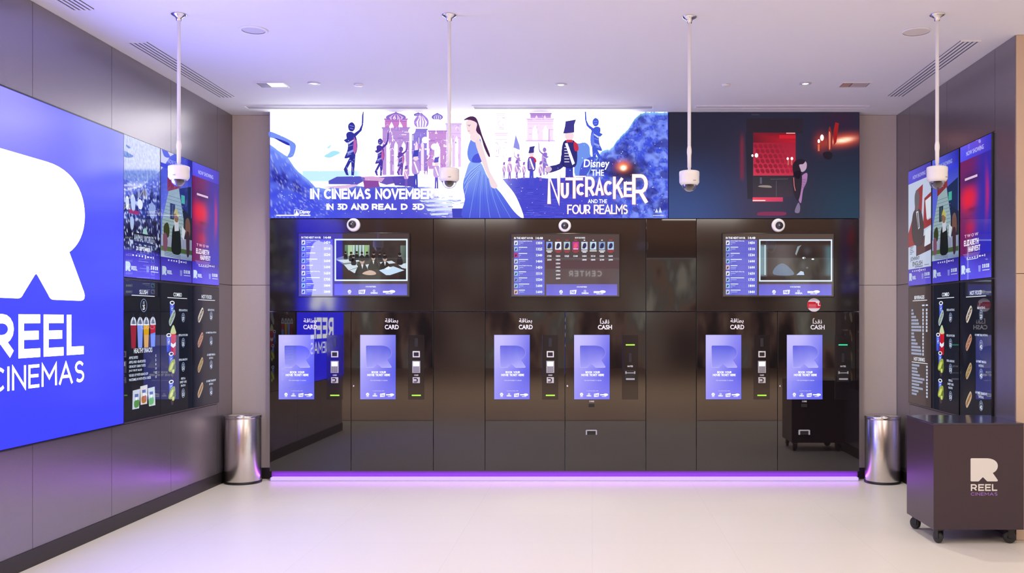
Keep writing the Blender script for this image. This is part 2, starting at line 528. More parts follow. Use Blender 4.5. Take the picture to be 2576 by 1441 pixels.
a.grid(sy0 + .012, zz(sz1 - .012), sy1 - .012, zz(sz0 + .012), 24, 24, blue, 0)
WH = (6.0, 6.0, 6.6)
a.logo(5.245, zz(2.435), 6.24, zz(1.597), WH, 3)
a.caps('REEL', 5.245, zz(1.505), 6.228, zz(1.25), .052, WH, 3, .34)
a.caps('CINEMAS', 5.245, zz(1.207), 6.232, zz(1.069), .0185, WH, 3, .30)
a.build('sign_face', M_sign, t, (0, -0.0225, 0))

# ------------------------------------------------------------------ poster and menu screens
PW, PH = 0.566, 1.012


def footer(a):
    a.rect(0, 146, 100, 178, (S(62, 48, 190), S(44, 38, 150), S(96, 84, 240), S(92, 86, 235)), 1)
    for i, (x, w, h) in enumerate([(22, 4, 2), (31, 4, 2), (39, 4, 2), (47, 4, 2.4), (56, 3, 5), (62, 6, 2), (71, 5, 1.6), (79, 2.4, 3)]):
        a.rect(x, 149.5 - h / 2, x + w, 149.5 + h / 2, S(225, 225, 255), 2)
    a.logo(4, 158.5, 17, 170.5, S(205, 225, 250), 2)
    a.caps('REEL', 19, 163.5, 35, 168.7, 1.2, S(215, 230, 255), 2, .34)
    a.poly([(60, 161.5), (68, 161.5), (67, 169.5), (61, 169.5)], S(140, 150, 235), 2)
    for x in (73, 79, 85, 90): a.rect(x, 160.6, x + 3.6, 165.4, S(220, 235, 255), 2)
    a.rect(74.2, 162.2, 75.4, 163.8, S(70, 60, 190), 3); a.rect(86.4, 162.2, 87.4, 163.8, S(70, 60, 190), 3)
    a.rect(73, 167.6, 95, 168.8, S(190, 200, 250), 2)


def header(a, r=False):
    a.rect(0, 0, 100, 20, (S(92, 92, 240), S(60, 52, 190), S(62, 50, 190), S(84, 76, 240)), 1)
    a.text('NOW SHOWING', 21, 9.2, 77, 15, S(200, 205, 255), 3, 0.004)


def poster_red(a):
    def fn(x, y):
        c = mixc(S(112, 32, 96), S(52, 40, 160), sm(25, 75, x + (y - 80) * 0.12))
        c = mixc(c, S(40, 40, 190), sm(90, 150, y) * sm(30, 95, x))
        f = math.exp(-(((x - 28) / 26) ** 2 + ((y - 72) / 17) ** 2) ** 1.5)
        c = mixc(c, S(225, 26, 56), f)
        c = mixc(c, S(190, 24, 70), 0.8 * math.exp(-(((x - 34) / 15) ** 2 + ((y - 110) / 9) ** 2)))
        c = mixc(c, S(70, 18, 70), 0.75 * math.exp(-(((x - 38) / 16) ** 2 + ((y - 87) / 2.5) ** 2)))
        c = mixc(c, S(48, 26, 96), 0.8 * math.exp(-(((x - 34) / 30) ** 2 + ((y - 47) / 9) ** 2)))
        c = mixc(c, S(205, 30, 90), 0.75 * math.exp(-(((x - 88 + 0.02 * (y - 70) ** 2 * 0.12) / 5) ** 2 + ((y - 72) / 26) ** 2)))
        return c
    a.grid(0, 0, 100, 178, 34, 60, fn, 0)
    header(a); footer(a)
    a.rect(16, 44, 57, 47, S(235, 200, 225), 2)
    for i in range(9): a.rect(18 + i * 4.2, 44.8, 18.7 + i * 4.2, 46.3, S(120, 40, 110), 3)
    a.text('T W O W', 15, 118.6, 60, 122.6, S(230, 190, 220), 2, 0.02)
    a.caps('ELIZABETH', 13, 126, 61, 133.5, 1.5, S(245, 235, 250), 3, .45)
    a.caps('HARVEST', 28, 134.8, 66, 142, 1.6, S(245, 235, 250), 3, .5)
    for i in range(4): a.rect(10 + i * 2, 144 + i * 1.5, 66 - i * 2, 144.7 + i * 1.5, S(150, 110, 200), 3)
    a.rect(22, 151.4, 55, 152.2, S(230, 230, 255), 3)


def poster_house(a):
    a.rect(0, 18, 100, 146, (S(70, 80, 235), S(52, 60, 220), S(150, 170, 215), S(120, 140, 225)), 1)
    a.rect(0, 0, 100, 24, (S(110, 120, 255), S(45, 45, 190), S(55, 55, 215), S(85, 95, 245)), 1)
    a.text('NOW SHOWING', 21, 9.6, 77, 15.4, S(190, 200, 255), 3, 0.004)
    a.poly([(20, 36), (40, 34), (58, 30), (60, 46), (42, 56), (20, 54)], S(150, 52, 52), 2)
    for x in (26, 33, 40, 47): a.rect(x, 38, x + 1, 53, S(115, 35, 42), 3)
    a.poly([(58, 46), (98, 38), (98, 102), (72, 92), (62, 66)], S(30, 44, 92), 3)
    a.poly([(70, 72), (100, 84), (100, 128), (70, 118)], S(46, 50, 60), 3)
    a.poly([(24, 54), (56, 46), (66, 72), (72, 88), (72, 132), (2, 132), (4, 96)], (S(164, 190, 196)), 4)
    for y in range(60, 132, 5):
        a.rect(max(3, 24 - (y - 54) * .5), y, 71, y + .7, S(112, 140, 156), 5)
    a.rect(28, 70, 44, 92, S(44, 58, 70), 6); a.rect(35, 72, 37, 90, S(96, 112, 122), 7)
    a.rect(64, 54, 76, 66, S(80, 190, 165), 5)
    a.rect(0, 116, 100, 136, (S(185, 195, 215), S(165, 172, 205), S(150, 160, 190), S(170, 180, 210)), 6)
    for x in range(0, 100, 6): a.rect(x, 116, x + .9, 134, S(90, 96, 132), 7)
    a.rect(0, 131, 100, 138, (S(90, 120, 64), S(70, 96, 58), S(60, 84, 52), S(98, 130, 70)), 8)
    a.rect(0, 137, 100, 146, (S(175, 195, 220), S(150, 172, 205), S(120, 140, 180), S(190, 210, 235)), 8)
    for y in (139, 141, 143): a.line([(10, y), (62, y + 1.6)], .7, S(90, 105, 140), 9)
    # plain standing figures, no faces
    a.blob([(36, 104), (46, 96), (58, 103), (62, 118), (61, 138), (34, 138), (33, 118)], S(16, 30, 34), 10)
    a.poly([(40, 90), (54, 90), (56, 106), (42, 108)], S(215, 220, 235), 11)
    a.blob([(40, 86), (47, 79), (54, 86), (52, 94), (43, 94)], S(150, 112, 84), 12)
    a.blob([(39, 84), (46, 75), (55, 84), (53, 87), (44, 83)], S(205, 196, 96), 13)
    a.blob([(8, 104), (20, 98), (26, 108), (22, 118), (10, 118)], S(58, 66, 30), 10)
    a.blob([(6, 116), (14, 113), (20, 122), (17, 136), (7, 136)], S(132, 84, 112), 11)
    a.blob([(78, 90), (88, 85), (94, 95), (92, 112), (80, 112)], S(126, 88, 80), 10)
    a.blob([(80, 108), (90, 106), (92, 124), (90, 139), (82, 139)], S(66, 46, 62), 11)
    a.poly([(66, 98), (78, 104), (72, 118), (66, 114)], S(225, 230, 245), 10)
    footer(a)


def poster_suit(a):
    a.rect(0, 20, 100, 152, S(205, 220, 248), 1)
    header(a)
    red, dk = S(160, 34, 44), S(38, 36, 50)
    a.poly([(34, 34), (66, 28), (60, 76), (26, 86)], red, 2)
    a.poly([(72, 50), (100, 44), (100, 52), (88, 54), (84, 84), (100, 82), (100, 92), (66, 96)], red, 2)
    a.poly([(0, 96), (22, 72), (30, 98), (24, 112), (40, 116), (0, 118)], red, 2)
    a.poly([(36, 112), (100, 100), (100, 128), (36, 134)], S(78, 36, 48), 2)
    a.poly([(76, 54), (100, 50), (97, 80), (82, 82)], S(235, 242, 255), 3); a.poly([(76, 98), (100, 94), (98, 119), (72, 122)], S(235, 242, 255), 3)
    a.blob([(20, 70), (34, 62), (56, 66), (66, 80), (70, 98), (60, 118), (30, 116), (16, 96)], dk, 4)    # plain dark coat shape
    a.blob([(30, 40), (40, 34), (50, 40), (49, 58), (40, 66), (31, 58)], S(96, 92, 104), 5)
    a.poly([(36, 66), (46, 66), (52, 92), (46, 94)], S(225, 230, 245), 5); a.poly([(40, 68), (44, 68), (49, 90), (46, 92)], dk, 6)
    for i, w in enumerate((16, 12, 14, 18, 10)): a.rect(8, 118 + i * 2.6, 8 + w, 119 + i * 2.6, S(90, 96, 130), 5)
    a.text('JOHNNY', 10, 134, 52, 141.5, S(20, 22, 40), 5, 0.015); a.text('ENGLISH', 20, 141.5, 64, 148.5, S(20, 22, 40), 5, 0.015)
    a.rect(30, 149.6, 66, 150.6, S(60, 64, 96), 5); a.rect(72, 148.6, 92, 149.4, S(90, 96, 130), 5)
    a2 = a
    footer(a2)
    a.rect(0, 146, 100, 152.5, S(205, 220, 248), 3)
    a.rect(30, 149.6, 66, 150.6, S(60, 64, 96), 5)
    for i, (x, w, h) in enumerate([(18, 4, 2), (27, 4, 2), (35, 4, 2), (43, 4, 2.4), (50, 3, 5), (56, 6, 2), (65, 5, 1.6), (74, 2.4, 3)]):
        a.rect(x, 156 - h / 2, x + w, 156 + h / 2, S(225, 225, 255), 4)


def poster_collage(a):
    def fn(x, y):
        n = noise.noise((x * .10, y * .10, 3.1)); n2 = noise.noise((x * .30, y * .20, 9.0)); n3 = noise.noise((x * .20, y * .34, 5.0))
        sky = mixc(S(84, 98, 196), S(136, 154, 222), .5 + n2 * .9 + n3 * .6)
        sky = mixc(sky, S(76, 92, 205), sm(30, 62, y) * .7)
        ridge = 52 - (x - 10) * .16 + n * 10
        low = mixc(S(16, 20, 66), S(74, 92, 190), .32 + n * .8 + n2 * .6)
        low = mixc(low, S(10, 14, 44), sm(95, 125, y) * .8)
        low = mixc(low, S(205, 220, 250), sm(.22, .5, n2 + n * .6) * .8)
        c = mixc(sky, low, sm(ridge + 16, ridge + 28, y))
        c = mixc(c, S(225, 232, 255), .7 * sm(.15, .35, n3) * math.exp(-((y - ridge - 12) / 7) ** 2))
        return mixc(c, S(72, 62, 205), sm(139, 150, y))
    a.grid(0, 0, 100, 178, 96, 170, fn, 0)
    for (x, y, w, h, c) in ((4, 76, 9, 16, S(210, 220, 245)), (18, 72, 12, 20, S(190, 205, 240)), (36, 76, 14, 12, S(225, 232, 250)), (68, 76, 18, 20, S(140, 158, 205)), (16, 100, 10, 16, S(170, 190, 230)), (50, 112, 14, 22, S(150, 195, 190)), (34, 118, 8, 14, S(200, 220, 215))):
        a.blob([(x, y + h * .3), (x + w * .5, y), (x + w, y + h * .35), (x + w * .8, y + h), (x + w * .2, y + h)], c, 2)
    a.rect(12, 92, 40, 97, S(150, 40, 80), 2)
    a.rect(24, 120, 84, 134, S(14, 18, 54), 3)
    a.text('ANIMAL WORLD', 26, 122, 80, 131, S(190, 210, 240), 4, 0.0)
    a.text('20 SEPTEMBER', 32, 137.4, 72, 142.4, S(240, 245, 255), 4, 0.02)
    footer(a)
    for i in range(3): a.rect(34 + i * 4, 146.8 + i * 9, 60 + i * 6, 147.6 + i * 9, S(130, 140, 235), 3)


PALE = S(210, 222, 245)


def menu_base(a, tint=1.0):
    def fn(x, y):
        n = noise.noise((x * .05, y * .03, 1.7))
        return mixc(S(15, 17, 26), S(36, 44, 66), .25 * tint + .8 * n * sm(20, 60, y) * sm(150, 100, y) * sm(60, 0, x))
    a.grid(0, 0, 100, 178, 12, 20, fn, 0)


def heading(a, s, y0, y1, x0, x1, line=True):
    a.text(s, x0, y0, x1, y1, S(235, 242, 255), 3, 0.012)
    if line: a.rect(20, y1 + 1.6, 84, y1 + 2.5, S(240, 245, 255), 3)


def price(a, cx, cy, val, r=5.6, h=6.6):
    a.ring(cx, cy, r, h, .7, S(150, 172, 220), 3)
    a.text('AED', cx - 2.6, cy - h * .66, cx + 2.6, cy - h * .22, S(190, 205, 235), 3, 0, res=1)
    a.text(val, cx - 3.1, cy - h * .12, cx + 3.1, cy + h * .68, S(240, 245, 255), 3, 0.03, res=1)


def slush_cup(a, cx, y, liq, liq2=None):
    a.ell(cx, y + 11, 8, 10, S(205, 215, 235), 2, 16, 180, 360); a.ell(cx, y + 11, 5.4, 6.5, S(120, 130, 160), 3, 14, 180, 360)
    a.rect(cx - .7, y - 3, cx + .7, y + 11, S(50, 50, 66), 4)
    a.poly([(cx - 8, y + 11), (cx + 8, y + 11), (cx + 5.6, y + 41), (cx - 5.6, y + 41)], liq, 2)
    if liq2: a.poly([(cx - 7, y + 24), (cx + 7, y + 22), (cx + 5.6, y + 41), (cx - 5.6, y + 41)], liq2, 3)
    a.rect(cx - 8, y + 10.2, cx + 8, y + 11.8, S(225, 232, 248), 4)


def soda(a, cx, y, h, L=2):
    a.poly([(cx - 7, y + 2), (cx + 7, y + 2), (cx + 6, y + h), (cx - 6, y + h)], [S(84, 110, 235), S(40, 62, 190), S(30, 48, 160), S(70, 92, 220)], L)
    a.ell(cx, y + 2, 7.6, 2.8, S(235, 240, 255), L + 1); a.ell(cx, y + 2, 4.8, 1.5, S(24, 28, 52), L + 2)
    a.ring(cx, y + h * .42, 3, 4.4, .9, S(185, 200, 250), L + 1, 14); a.poly([(cx - 2.2, y + h * .46), (cx + 2.2, y + h * .36), (cx + 2, y + h * .42), (cx - 2, y + h * .52)], S(220, 230, 255), L + 2)


def hotdog(a, cx, cy, c1, c2, c3, s=1.0):
    def R(p):
        an = math.radians(-38); return [(cx + s * (x * math.cos(an) - y * math.sin(an)) * .9, cy + s * (x * math.sin(an) + y * math.cos(an)) * 1.15) for x, y in p]
    a.poly(smooth_pts(R([(-13, 0), (-9, -4.6), (9, -4.6), (13, 0), (9, 4.6), (-9, 4.6)])), c1, 3)
    a.poly(smooth_pts(R([(-12, .4), (-8, -1.8), (8, -1.8), (12, .4), (8, 1.8), (-8, 1.8)])), c2, 4)
    a.line(R([(-9, .6), (-4, -.8), (0, .8), (4, -.8), (9, .6)]), .8, c3, 5)


def nachos(a, cx, cy):
    a.blob([(cx - 11, cy + 5), (cx - 4, cy - 7), (cx + 9, cy - 10), (cx + 10, cy + 1), (cx + 3, cy + 7)], S(150, 166, 62), 5)
    a.blob([(cx - 8, cy + 4), (cx - 1, cy - 5), (cx + 5, cy - 5), (cx, cy + 3)], S(205, 212, 110), 6)
    a.blob([(cx + 2, cy + 2), (cx + 10, cy - 4), (cx + 12, cy + 4), (cx + 6, cy + 10)], S(96, 116, 44), 6)
    a.blob([(cx + 1, cy + 5), (cx + 7, cy + 4), (cx + 6, cy + 9), (cx + 1, cy + 9)], S(208, 214, 120), 7)
    a.blob([(cx - 4, cy + 7), (cx + 5, cy + 9), (cx + 3, cy + 15), (cx - 2, cy + 14)], S(66, 54, 66), 6)


def popcorn(a, cx, y):
    a.blob([(cx - 8, y + 12), (cx - 5, y + 4), (cx + 1, y), (cx + 6, y + 5), (cx + 9, y + 12)], S(196, 208, 160), 3)
    a.poly([(cx - 9, y + 11), (cx + 9, y + 11), (cx + 7.5, y + 42), (cx - 7.5, y + 42)], [S(190, 26, 40), S(215, 34, 48), S(180, 20, 36), S(160, 18, 32)], 3)
    a.poly([(cx - 8, y + 24), (cx, y + 27), (cx + 8.4, y + 24), (cx + 8, y + 29), (cx, y + 32), (cx - 8, y + 29)], S(225, 230, 242), 4)


def menu_slush(a):
    menu_base(a, .8)
    heading(a, 'SLUSH', 11, 16.4, 41, 64)
    price(a, 53, 31, '25', 9, 8.6)
    slush_cup(a, 25, 45, S(150, 34, 58)); slush_cup(a, 43, 45, S(128, 150, 240)); slush_cup(a, 60, 45, S(212, 160, 24)); slush_cup(a, 79, 44.5, S(180, 34, 62), S(110, 140, 240))
    heading(a, 'HEALTHY SNACKS', 86.4, 92.6, 26, 77, False)
    for i, (s, w, p) in enumerate((('APPLE BITES', 24, '5'), ('APPLE AND GRAPE BITES', 45, '5'), ('CRUNCHY CARROT BITES', 45, '8'), ('JUICY FRUIT SALAD', 35, '10'), ('VEGGIE CUP WITH RANCH DIP', 52, '15'), ('WATERMELON WITH FETA CHEESE', 60, '15'))):
        y = 98 + i * 5.6
        a.text(s, 13, y - 1.7, 13 + w, y + 1.7, PALE, 3, 0.014, res=1); a.text(p, 86, y - 1.7, 88 + len(p), y + 1.7, PALE, 3, 0.01, res=1)
    for k, (x, y, c1, c2) in enumerate(((33, 140, S(196, 205, 225), S(80, 140, 70)), (74, 140, S(200, 215, 220), S(110, 180, 120)), (53, 136, S(215, 212, 215), S(176, 108, 60)))):
        sl = -.12 if k == 0 else (.16 if k == 1 else 0)
        a.poly([(x - 10, y), (x + 10, y - 1), (x + 9 + sl * 18, y + 24), (x - 9 + sl * 18, y + 24)], c1, 3 + k)
        a.blob([(x - 6, y + 14), (x + 6, y + 13), (x + 6, y + 21), (x - 5, y + 22)], c2, 4 + k)
        a.rect(x - 5, y + 5, x + 5, y + 9, S(90, 110, 170), 4 + k); a.rect(x - 2.4, y + 9, x + 2.4, y + 13, S(230, 236, 246), 5 + k)


def menu_drinks(a):
    def fn(x, y): return mixc(S(38, 30, 34), S(60, 48, 50), y / 178 * .6 + .2)
    a.grid(0, 0, 100, 178, 4, 8, fn, 0)
    heading(a, 'BEVERAGES', 13, 18.4, 28, 72)
    a.rect(62, 27, 73, 29, PALE, 3); a.rect(78, 27, 87, 29, PALE, 3)
    for i, w in enumerate((8, 11, 21, 31, 34, 45, 44, 12, 14, 20, 28, 41, 44, 46)):
        y = 35 + i * 5.1
        a.rect(14, y - 1.6, 14 + w, y + 1.6, S(150, 162, 190), 2)
        for k in range(int(w / 3.2)): a.rect(15.2 + k * 3.1, y - .9, 15.9 + k * 3.1, y + 1.0, S(70, 72, 92), 3)
        a.rect(64, y - 1.8, 69, y + 1.8, PALE, 3); a.rect(65.8, y - .8, 67, y + .9, S(60, 56, 66), 4)
        if i < 7: a.rect(79, y - 1.8, 85, y + 1.8, PALE, 3); a.rect(81, y - .8, 82.4, y + .9, S(60, 56, 66), 4)
    a.text('HOT DRINKS', 26, 106.5, 74, 112, S(235, 242, 255), 3, 0.012); a.rect(16, 114, 86, 114.9, S(240, 245, 255), 3)
    for i, w in enumerate((34, 24, 27, 36, 56, 48, 33, 49, 30, 22)):
        y = 119 + i * 4.9
        a.rect(16, y - 1.5, 16 + w, y + 1.5, S(150, 162, 190), 2)
        for k in range(int(w / 3.2)): a.rect(17.2 + k * 3.1, y - .9, 17.9 + k * 3.1, y + .9, S(70, 72, 92), 3)
        a.rect(80, y - 1.6, 86, y + 1.6, PALE, 3); a.rect(82, y - .7, 83.4, y + .8, S(60, 56, 66), 4)


def menu_combo(a):
    menu_base(a)
    heading(a, 'COMBO', 11.5, 17, 39, 66)
    ys = (23, 0, 94.5, 133)
    soda(a, 35, 24, 22); hotdog(a, 35, 47, S(170, 190, 195), S(110, 120, 110), S(200, 210, 170), 1.0)
    popcorn(a, 38, 57); soda(a, 24, 69, 25, 5)
    soda(a, 32, 95, 20); nachos(a, 34, 115); soda(a, 32, 134, 18); nachos(a, 34, 153)
    for s, y, w in (('PEPSI & HOTDOG', 36, 28), ('PEPSI & POPCORN', 71.5, 30), ('PEPSI & NACHOS', 106.5, 28), ('PEPSI &', 133.5, 14), ('SWEET CHILI', 138.5, 22), ('NACHOS', 143.5, 15)):
        a.text(s, 71 - w / 2, y - 1.6, 71 + w / 2, y + 1.6, PALE, 3, 0.014, res=1)
    for y, p in ((46.5, '37'), (82.3, '32'), (117, '51'), (154.6, '51')): price(a, 71, y, p)


def menu_hot(a):
    menu_base(a)
    heading(a, 'HOT FOOD', 12, 17.6, 33, 71)
    hotdog(a, 30, 42.5, S(205, 200, 186), S(72, 34, 40), S(220, 205, 190)); hotdog(a, 29, 79.5, S(186, 140, 120), S(120, 66, 52), S(222, 196, 160))
    hotdog(a, 29, 117, S(176, 152, 118), S(120, 92, 54), S(210, 190, 120)); hotdog(a, 29, 154.5, S(184, 162, 138), S(150, 112, 66), S(110, 60, 44))
    for s, y, w in (('BEEF HOTDOG', 34.5, 24), ('GOURMET BBQ HOTDOG', 69.4, 40), ('GOURMET MASALA', 103, 32), ('HOTDOG', 108.2, 15), ('GOURMET FRANKFURT', 143, 37), ('HOTDOG', 148, 15)):
        a.text(s, 69 - w / 2, y - 1.6, 69 + w / 2, y + 1.6, PALE, 3, 0.014, res=1)
    for y, p in ((43.6, '23'), (82, '42'), (118.6, '42'), (159, '42')): price(a, 69, y, p)


def side_screen(name, label, cat, fn, left, yc, zb, group, k=1.0):
    w, h = PW, PH
    if left: loc, rz = (XL + 0.0003, yc, zb), PI / 2
    else: loc, rz = (XR - 0.0003, yc, zb), -PI / 2
    t = thing(name, label, cat, loc, rz, group)
    bm = BM(); add_box(bm, -w / 2 - 0.006, w / 2 + 0.006, -0.018, 0, -0.002, h + 0.008, 0.002); obj('screen_frame', bm, M_bezel, t)
    a = Art(50, 178, w / 100, h / 178)
    fn(a)
    a.c = [tuple(v * k for v in c) for c in a.c]
    if fn in (poster_house, poster_suit): a.c = [tuple(v * .74 for v in c) for c in a.c]
    a.build('display', M_glow, t, (0, -0.0184, 0.003))
    return t


ycL = [7.062, 7.642, 8.222]
gp, gm = 'movie poster screens on the side walls', 'menu screens on the side walls'
side_screen('poster_screen', 'dark blue collage film poster screen with pale glare, beside the big blue sign', 'poster screen', poster_collage, True, ycL[0], 1.778, gp)
side_screen('poster_screen', 'poster screen with grey clapboard house, between dark blue collage and red posters on left wall', 'poster screen', poster_house, True, ycL[1], 1.778, gp)
side_screen('poster_screen', 'red and violet film poster screen, left wall, nearest to the corner with the steel bin', 'poster screen', poster_red, True, ycL[2], 1.778, gp)
side_screen('menu_screen', 'black menu screen with four slush cups and healthy snacks list beside blue sign', 'menu screen', menu_slush, True, ycL[0], 0.742, gm)
side_screen('menu_screen', 'black combo menu screen between the slush menu and hot food menu, left wall', 'menu screen', menu_combo, True, ycL[1], 0.742, gm)
side_screen('menu_screen', 'black hot food menu screen on left wall, above the left steel bin', 'menu screen', menu_hot, True, ycL[2], 0.742, gm)
ycR = [8.195, 7.600, 7.000]
side_screen('poster_screen', 'white film poster screen with red blocks and a dark suited figure, right wall', 'poster screen', poster_suit, False, ycR[0], 1.772, gp)
side_screen('poster_screen', 'poster screen with grey clapboard house on right wall, behind the ceiling-hung dome camera', 'poster screen', poster_house, False, ycR[1], 1.772, gp)
side_screen('poster_screen', 'red and violet film poster screen on right wall, next to beige wall end', 'poster screen', poster_red, False, ycR[2], 1.772, gp)
side_screen('menu_screen', 'brownish drinks list menu screen below the white poster, right wall', 'menu screen', menu_drinks, False, ycR[0], 0.742, gm)
side_screen('menu_screen', 'black combo menu screen on right wall, between drinks list and hot food menu', 'menu screen', menu_combo, False, ycR[1], 0.742, gm)
side_screen('menu_screen', 'black hot food menu screen on right wall, above the plum cart', 'menu screen', menu_hot, False, ycR[2], 0.742, gm)

# ------------------------------------------------------------------ ticket wall
K = YK / F
LB, LT = px_z(1185, YK), px_z(784.5, YK)            # lower cabinets
UB, UT = px_z(782.5, YK), px_z(550, YK)             # upper panels
DEPTH = 0.115

# plinth and light strip
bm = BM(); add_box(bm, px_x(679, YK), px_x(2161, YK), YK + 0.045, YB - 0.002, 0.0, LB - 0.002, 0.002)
tag(obj('plinth', bm, mat('plinth_purple_glow_tint', (0.30, 0.10, 0.36), rough=0.5)), 'low recessed plinth glowing purple beneath the row of ticket machines', 'plinth')  # purple of the strip's glow is mixed into the base colour
lilac = glow_mat('lilac_led', (0.66, 0.44, 2.2), 1.0)
lilac.node_tree.nodes['Principled BSDF'].inputs['Base Color'].default_value = (.15, .12, .2, 1)
t = thing('light_strip', 'bright lilac light strip along the floor below the black ticket machines', 'light strip', (px_x(1420, YK), YK + 0.02, 0.0))
hwk = (px_x(2160, YK) - px_x(680, YK)) / 2
bm = BM(); add_box(bm, -hwk, hwk, -0.030, -0.0278, 0.0, 0.005); add_box(bm, -hwk, -hwk + .005, -0.0278, 0.021, 0.0, 0.03); add_box(bm, hwk - .005, hwk, -0.0278, 0.021, 0.0, 0.03); obj('channel', bm, M_grey, t)
bm = BM(); add_box(bm, -hwk + .006, hwk - .006, -0.0275, 0.021, 0.0005, 0.034, 0.006); obj('diffuser', bm, lilac, t)
L = bpy.data.lights.new('purple_led_glow', 'AREA'); L.shape = 'RECTANGLE'; L.size = 2 * hwk; L.size_y = 0.02; L.energy = 1.2; L.color = (0.34, 0.006, 1.0)
lo = bpy.data.objects.new('purple_led_glow', L); COL.objects.link(lo); lo.location = (px_x(1420, YK), YK + 0.012, 0.055); lo.rotation_euler = (math.radians(75), 0, 0)


def cabinet(name, label, cat, x0, x1, z0, z1, m, group=None, front=YK):
    """one removable cabinet unit or panel spanning photo columns x0..x1"""
    w = (x1 - x0 - 0.8) * K
    t = thing(name, label, cat, (px_x((x0 + x1) / 2, YK), front, z0), 0, group)
    bm = BM(); add_box(bm, -w / 2, w / 2, 0, DEPTH, 0, z1 - z0, 0.0025, 2)
    obj('front_panel', bm, m, t)
    return t


def kiosk_screen_art():
    a = Art(0, 1185, K)
    x0, x1, y0, y1 = 23.3, 112.7, 842.2, 1004.2

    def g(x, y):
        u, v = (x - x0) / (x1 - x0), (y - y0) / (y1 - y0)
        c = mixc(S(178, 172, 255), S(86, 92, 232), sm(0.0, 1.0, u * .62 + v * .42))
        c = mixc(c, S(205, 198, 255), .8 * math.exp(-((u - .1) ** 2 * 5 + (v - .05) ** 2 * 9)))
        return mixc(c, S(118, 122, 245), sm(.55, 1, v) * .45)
    a.grid(x0, y0, x1, y1, 12, 20, g, 0)
    lx0, lx1, ly0, ly1 = 39, 101.5, 870, 924
    a.logo(lx0 - .9, ly0 - .9, lx1 + .6, ly1 + .6, lambda p: mixc(S(88, 88, 205), S(214, 206, 255), sm(.2, .95, .35 * (p[0] - lx0) / 62 + .75 * (p[1] - ly0) / 54)), 1)
    a.logo(lx0, ly0, lx1, ly1, lambda p: mixc(S(98, 102, 228), S(176, 172, 255), sm(.35, 1.0, .2 * (p[0] - lx0) / 62 + .8 * (p[1] - ly0) / 54)), 2)
    wt = S(240, 240, 255, 1.3)
    a.caps('BOOK YOUR', 52, 933.4, 88, 938.8, 1.15, wt, 3, .3); a.caps('MOVIE TICKET HERE', 41, 940.2, 98.5, 945.8, 1.15, wt, 3, .3)
    a.text('TAP ANYWHERE TO BEGIN', 48.5, 955.4, 92, 958.2, S(225, 225, 255), 3, 0.01, res=1)
    a.text('In partnership with', 55, 981.6, 84, 984.6, S(225, 225, 255), 3, 0.0, res=1)
    a.ell(42, 991.8, 4, 4, wt, 3); a.line([(39.8, 991.5), (41.6, 993.4), (44.5, 990)], 1, S(105, 105, 230), 4); a.rect(38.6, 997, 45.4, 998, wt, 3)
    a.text('\u03a9', 58, 988.6, 63, 992.4, wt, 3, 0.02); a.caps('OMEGA', 54.6, 993.4, 66.6, 997, .75, wt, 3, .3)
    a.poly([(73.4, 990.2), (86, 988.4), (84.6, 997.6), (73.4, 998.2)], wt, 3); a.text('FAB', 74.8, 991.2, 84, 996.6, S(105, 105, 230), 4, 0.03, res=1)
    a.rect(88.6, 991.4, 99, 994, wt, 3); a.ell(102.6, 992.6, 6, 3, wt, 4); a.rect(93, 996.6, 104, 997.6, wt, 3)
    return a


AR_CARD = '\ufe94\ufed7\ufe8e\ufec4\ufe91'
AR_CASH = '\ufe8d\ufeaa\ufed8\ufee7'


